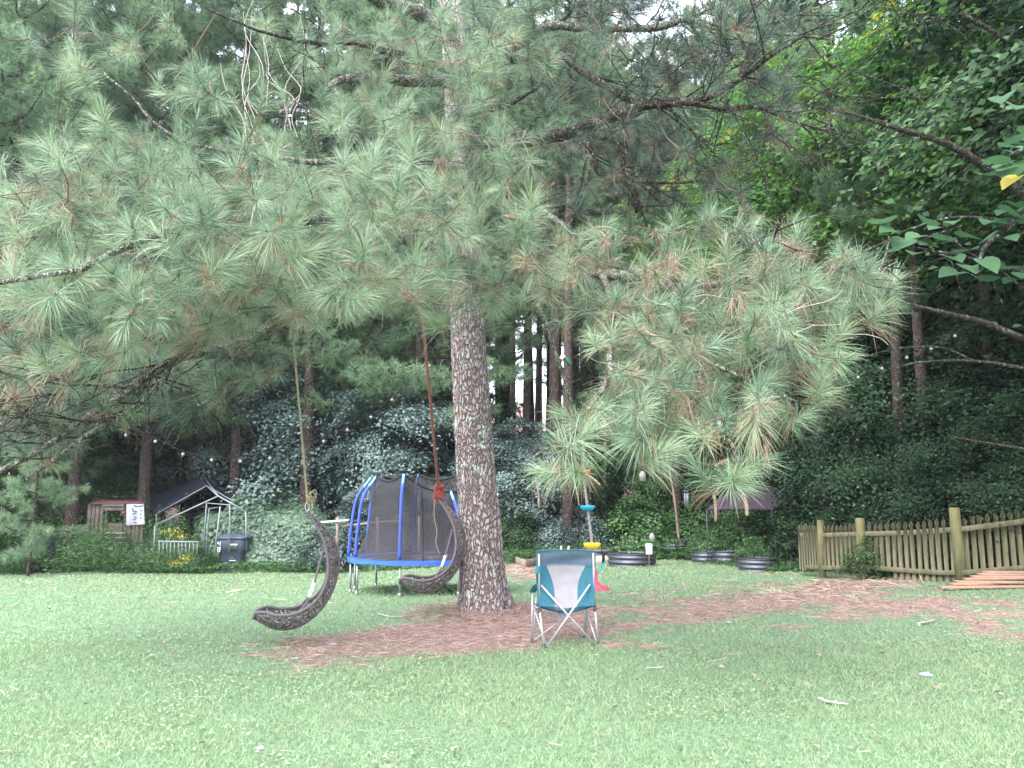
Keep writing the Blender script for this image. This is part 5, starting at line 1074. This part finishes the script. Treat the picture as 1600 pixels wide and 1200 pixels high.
for k_ in range(58):
    if k_ < 30: px = rng.uniform(770, 1260); D = rng.uniform(.3, 6)+float(np.interp(px, [770, 1000, 1050, 1100, 1140, 1192, 1243], [24, 25, 27.5, 26, 25.2, 22.8, 23.5])); lb, gr_ = 'low green bush on the bank behind the raised beds', 'bushes on the bank behind the raised beds'
    elif k_ < 42: px = rng.uniform(-60, 330); D = rng.uniform(28, 32); lb, gr_ = 'green bush among the weeds at the left edge of the yard', 'bushes at the left edge of the yard'
    elif k_ < 50: px = rng.uniform(480, 780); D = rng.uniform(25, 28); lb, gr_ = 'low bush in the dark behind the trampoline', 'bushes behind the trampoline'
    else: px = rng.uniform(1230, 1600); D = 20.5-(px-1230)/370*4.5+rng.uniform(0, 1); lb, gr_ = 'dark bush just behind the picket fence', 'bushes behind the fence'
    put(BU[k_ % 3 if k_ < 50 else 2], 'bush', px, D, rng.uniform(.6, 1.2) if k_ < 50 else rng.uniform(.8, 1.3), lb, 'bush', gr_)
for px, D, s_, pr, l_ in ((12, 24.9, .95, 0, 'leafy green bush at the far left edge of the lawn'), (62, 25.3, .8, 1, 'bluish bush right of the one at the far left edge'), (118, 26, .62, 0, 'small bush at the left corner of the pallet hut'), (236, 25.9, .6, 1, 'small bluish bush between the pallet hut and the tarp shelter'), (205, 25.6, .42, 0, 'low bush in front of the painted sheet'), (322, 25.3, .45, 0, 'low bush at the foot of the bare door frame'), (1168, 20.6, .42, 0, 'low bush between the two nearest raised beds'), (1095, 23.9, .6, 0, 'bush rising behind the low steel beds'), (40, 23.9, .4, 0, 'low bush at the very edge of the lawn on the left')):
    put(BU[pr], 'bush', px, D, s_, l_, 'bush')
weed_field('weeds', (-100, 800), 1500, .08, .34, .07, 'weed', lambda px: edge(px)-1.1+1.3*vnoise(px, px*0, 38.)+.4*vnoise(px, px*0+3, 9.))
put(BU[0], 'bush', 1150, 24.8, .85, 'rounded bush rising behind the shiny raised beds', 'bush'); put(BU[1], 'bush', 1232, 22.4, .7, 'bluish bush at the end of the picket fence', 'bush'); put(BU[0], 'bush', 1355, 15.4, (.45, .45, .5), 'sprawling weed bush in front of the fence post', 'bush')

# the vine mound behind the bin
vm = thing('vine_mound', G(440, 896), 'large rounded mound of broad-leaved vines behind the bin', 'vine mound')
ctr = P(424, 870, b0.y+1.55); n_ = 24000; u = rdir(n_); u[:, 2] = np.abs(u[:, 2]); A_ = np.array([2.75, 1.7, 2.65])
lump = 1+.10*np.sin(u[:, 0]*6+1)*np.cos(u[:, 1]*5)+.07*np.sin(u[:, 2]*11+u[:, 0]*7)
q = np.array([ctr.x, ctr.y, float(gz(ctr.x, ctr.y))-.05])+u*A_*lump[:, None]*(1-.14*rng.random(n_)**2)[:, None]
nn = unit(u/A_)+rdir(n_)*.35+[0, -.15, .45]; a_ = rdir(n_); a_[:, 2] = -.8
g = Geo(); shaped_leaves(g, q, nn, a_, .10+.07*rng.random(n_), np.clip(rng.normal(.5, .2, n_), 0, 1), 'heart'); g.build('leaves', M['leaf_pale'], vm)
g = Geo(); grid(g, lambda a, b_: Vector((ctr.x, ctr.y, float(gz(ctr.x, ctr.y))-.1))+Vector((2.15*math.sin(b_*PI/2)*math.cos(a*2*PI), 1.4*math.sin(b_*PI/2)*math.sin(a*2*PI), 2.3*math.cos(b_*PI/2))), 40, 14); g.build('dark_core', M['leaf_shade'], vm, smooth=True)  # dark filler dome behind the leaves; inner shade of the mound as colour

rt_, hh_ = weed_field('weeds', (110, 345), 2400, .7, 2.1, .10, 'weed', edge); weed_field('weeds', (-100, 120), 1300, .7, 2.0, .12, 'weed', edge)
weed_field('weeds', (470, 800), 1100, .2, .6, .09, 'weed', lambda px: edge(px)+.4)
weed_field('weeds', (1090, 1265), 420, .08, .3, .06, 'leaf_green', lambda px: np.interp(px, [1090, 1150, 1192, 1260], [22, 20.2, 18.6, 18.9])); weed_field('weeds', (790, 1270), 2600, .15, .5, .09, 'leaf_green', lambda px: edge(px)-.2)
x, y = [], []
n_ = 42000; px = rng.uniform(700, 1300, n_); D = rng.uniform(21.5, 34, n_); D = np.maximum(D, edge(px)+.3); x = (px-CX)/FPX*D; z = gz(x, D)+.08+.32*vnoise(x, D, .8)*rng.random(n_)**.4
nn = rdir(n_)*.6; nn[:, 2] = .8; nn[:, 1] -= .3; g = Geo(); leaves(g, np.stack([x, D, z], 1), nn, .08+.07*rng.random(n_), np.clip(rng.normal(.5, .2, n_), 0, 1)); tag(g.build('ground_ivy', M['leaf_green']), kind='stuff')
n_ = 16000; px = rng.uniform(-100, 800, n_); D = rng.uniform(24.2, 30, n_); x = (px-CX)/FPX*D; z = gz(x, D)+.08+.4*vnoise(x, D, .8)*rng.random(n_)**.4
nn = rdir(n_)*.6; nn[:, 2] = .8; g = Geo(); leaves(g, np.stack([x, D, z], 1), nn, .08+.07*rng.random(n_), np.clip(rng.normal(.5, .2, n_), 0, 1)); tag(g.build('ground_ivy', M['leaf_green']), kind='stuff')
# goldenrod flowers
for px, py, l_ in ((265, 829, 'yellow goldenrod plume in front of the tarp shelter, the highest'), (281, 838, 'yellow goldenrod plume just above the white railing'), (290, 873, 'yellow goldenrod plume low in the weeds right of the railing'), (276, 880, 'yellow goldenrod plume lowest in the weeds')):
    q = P(px, py, 23.9); g = Geo(); n_ = 60; c = np.array(tuple(q))+rng.normal(size=(n_, 3))*[.14, .08, .045]; leaves(g, c, rdir(n_)+[0, -.5, .5], .045, rng.random(n_)); t = thing('goldenrod', Vector((q.x, q.y, float(gz(q.x, q.y)))), l_, 'flower', 'goldenrod in the left weeds'); g.build('flowers', M['flower'], t)
    g = Geo(); tube(g, [Vector((q.x+.05, q.y, float(gz(q.x, q.y)))), q], .008, 5, t=.4); g.build('stem', M['weed'], t)

# redbud whose branches reach in from the right with broad heart-shaped leaves
rb = thing('redbud_tree', Vector((5.4, 5.6, float(gz(5.4, 5.6)))), 'redbud with broad heart-shaped leaves reaching in from the right', 'tree')
g = Geo(); tube(g, [Vector((5.4, 5.6, -.1)), Vector((5.35, 5.6, 1.5)), Vector((5.1, 5.5, 3.0)), Vector((4.7, 5.4, 4.4)), Vector((4.3, 5.3, 5.6))], [.12, .1, .08, .06, .03], 12, jitter=.1); g.build('trunk', M['bark_dark'], rb, smooth=True)
BR = [[(2000, 360, 5.6), (1700, 320, 5.2), (1600, 345, 4.9), (1490, 340, 4.7), (1400, 365, 4.6)], [(2000, 420, 5.6), (1760, 440, 5.1), (1600, 425, 4.8), (1500, 400, 4.7), (1420, 385, 4.6)], [(2000, 180, 5.5), (1760, 200, 4.9), (1620, 225, 4.5), (1545, 260, 4.3)], [(1990, 80, 5.4), (1780, 120, 4.9), (1640, 180, 4.7)], [(1600, 335, 4.9), (1540, 385, 4.6), (1530, 420, 4.5)]]
L_, Nn, Ad, Sz = [], [], [], []
for b_ in BR:
    c = np.array([tuple(P(*q_[:3])) for q_ in spline(b_, 8)]); g = Geo(); tube(g, c, np.linspace(.022, .005, len(c)), 7); g.build('limb', M['bark_dark'], rb, smooth=True)
SPOT = [(1520, 415, 60), (1500, 425, 50), (1535, 405, 48), (1480, 400, 45), (1505, 395, 50), (1470, 375, 44), (1455, 385, 40), (1440, 368, 42), (1380, 350, 55), (1400, 360, 45), (1420, 375, 50), (1405, 385, 40), (1450, 350, 45), (1490, 345, 40), (1390, 395, 38), (1560, 255, 60), (1545, 275, 62), (1585, 262, 60), (1575, 225, 52), (1590, 208, 50), (1595, 285, 52), (1570, 150, 50), (1590, 165, 48), (1610, 300, 60), (1500, 370, 46), (1580, 330, 45), (1550, 345, 40), (1465, 355, 40), (1430, 395, 36), (1540, 440, 40)]
for px, py, s_ in SPOT: D = 4.5+rng.uniform(-.1, .4); L_.append(tuple(P(px+rng.uniform(-4, 4), py, D))); Nn.append((rng.normal(0, .3), -.35+rng.normal(0, .2), 1)); Ad.append((rng.normal(-.4, .7), -.6, -.5)); Sz.append(s_*D/FPX*.85)
for b_ in BR:
    for q_ in spline(b_, 14):
        if q_[0] > 1560: L_.append(tuple(P(q_[0], q_[1]+rng.uniform(-30, 30), q_[2]+rng.uniform(-.3, .3)))); Nn.append((rng.normal(0, .3), -.3, 1)); Ad.append(tuple(rng.normal(size=3))); Sz.append(.13)
g = Geo(); tt_ = rng.uniform(.3, .8, len(L_)); shaped_leaves(g, np.array(L_), np.array(Nn), np.array(Ad), np.array(Sz), tt_, 'heart'); g.build('leaves', M['leaf_redbud'], rb)
g = Geo(); shaped_leaves(g, np.array([tuple(P(1592, 275, 4.3))]), np.array([(-.5, -.5, 1.)]), np.array([(-1., -.3, -.3)]), .13, .5, 'heart'); g.build('yellow_leaf', M['flower'], rb)
# bare limbs of a hardwood standing right of the frame
hw = thing('hardwood_tree', Vector((9.6, 11.5, float(gz(9.6, 11.5)))), 'dark hardwood whose long bare limbs cross the right side of the picture', 'tree')
g = Geo(); tube(g, [Vector((9.6, 11.5, -.2)), Vector((9.5, 11.5, 3)), Vector((9.3, 11.4, 7)), Vector((9.0, 11.3, 12))], [.24, .2, .16, .06], 16, jitter=.08); g.build('trunk', M['bark_dark'], hw, smooth=True)
for rows in ([(1900, 560, 11.4, .09), (1720, 430, 11, .08), (1620, 320, 10.6, .065), (1540, 262, 10.3, .055), (1480, 225, 10.1, .045), (1400, 200, 10, .035), (1330, 178, 9.9, .022), (1260, 165, 9.8, .01)],
             [(1880, 640, 11.4, .05), (1700, 600, 11, .035), (1600, 576, 10.8, .026), (1520, 564, 10.7, .02), (1440, 566, 10.6, .016), (1395, 576, 10.6, .010), (1360, 584, 10.6, .006)], [(1520, 563, 10.7, .014), (1470, 543, 10.6, .013), (1400, 545, 10.6, .010), (1330, 565, 10.6, .005)],
             [(1600, 530, 10.9, .05), (1540, 505, 10.8, .045), (1490, 492, 10.6, .035), (1430, 478, 10.5, .024), (1380, 460, 10.4, .012)], [(1900, 700, 11.4, .04), (1700, 720, 11, .03), (1590, 700, 11, .02), (1480, 682, 11, .012)], [(1900, 300, 11.3, .06), (1750, 180, 11, .05), (1620, 90, 10.8, .04), (1500, 20, 10.5, .03)]):
    pts, rad = PP(rows, 6); g = Geo(); tube(g, pts, rad, 8, jitter=.15); g.build('limb', M['bark_dark'], hw, smooth=True)
# pale dead vine stems at the upper left
dv_ = thing('dead_vine', P(425, 200, 9.6), 'tangle of pale dead vine stems high above the left rope', 'vine')
g = Geo()
for k_ in range(12):
    x0 = rng.uniform(385, 470); x1 = x0+rng.uniform(-60, 60); y0 = rng.uniform(150, 235); y1 = rng.uniform(-20, 130); D = rng.uniform(9.2, 10)
    c = spline([tuple(P(x0, y0, D))+(0,), tuple(P((x0*2+x1)/3+rng.normal(0, 14), (y0*2+y1)/3, D))+(0,), tuple(P((x0+2*x1)/3+rng.normal(0, 12), (y0+y1*2)/3, D+.2))+(0,), tuple(P(x1, y1, D+.3))+(0,)], 6)[:, :3]; tube(g, c, np.linspace(.0065, .0025, len(c)), 5, cap=False)
g.build('stems', M['twig_pale'], dv_)

# ------------------------------------------------------------------ thin volume added to lift the dark woods, standing in for lens veil
hz = bpy.data.meshes.new('veil_haze'); hb_ = Geo(); box(hb_, (-130, -45, -4), (130, 170, 62))
ho = hb_.build('veil_haze', None)
hm = bpy.data.materials.new('veil_haze'); hm.use_nodes = True; hn = hm.node_tree
hn.nodes.remove(hn.nodes['Principled BSDF']); pv = hn.nodes.new('ShaderNodeVolumePrincipled')
pv.inputs['Color'].default_value = (.93, .96, 1, 1); pv.inputs['Density'].default_value = .0005; pv.inputs['Anisotropy'].default_value = .2
hn.links.new(pv.outputs[0], hn.nodes['Material Output'].inputs['Volume']); ho.data.materials.append(hm); tag(ho, kind='stuff')
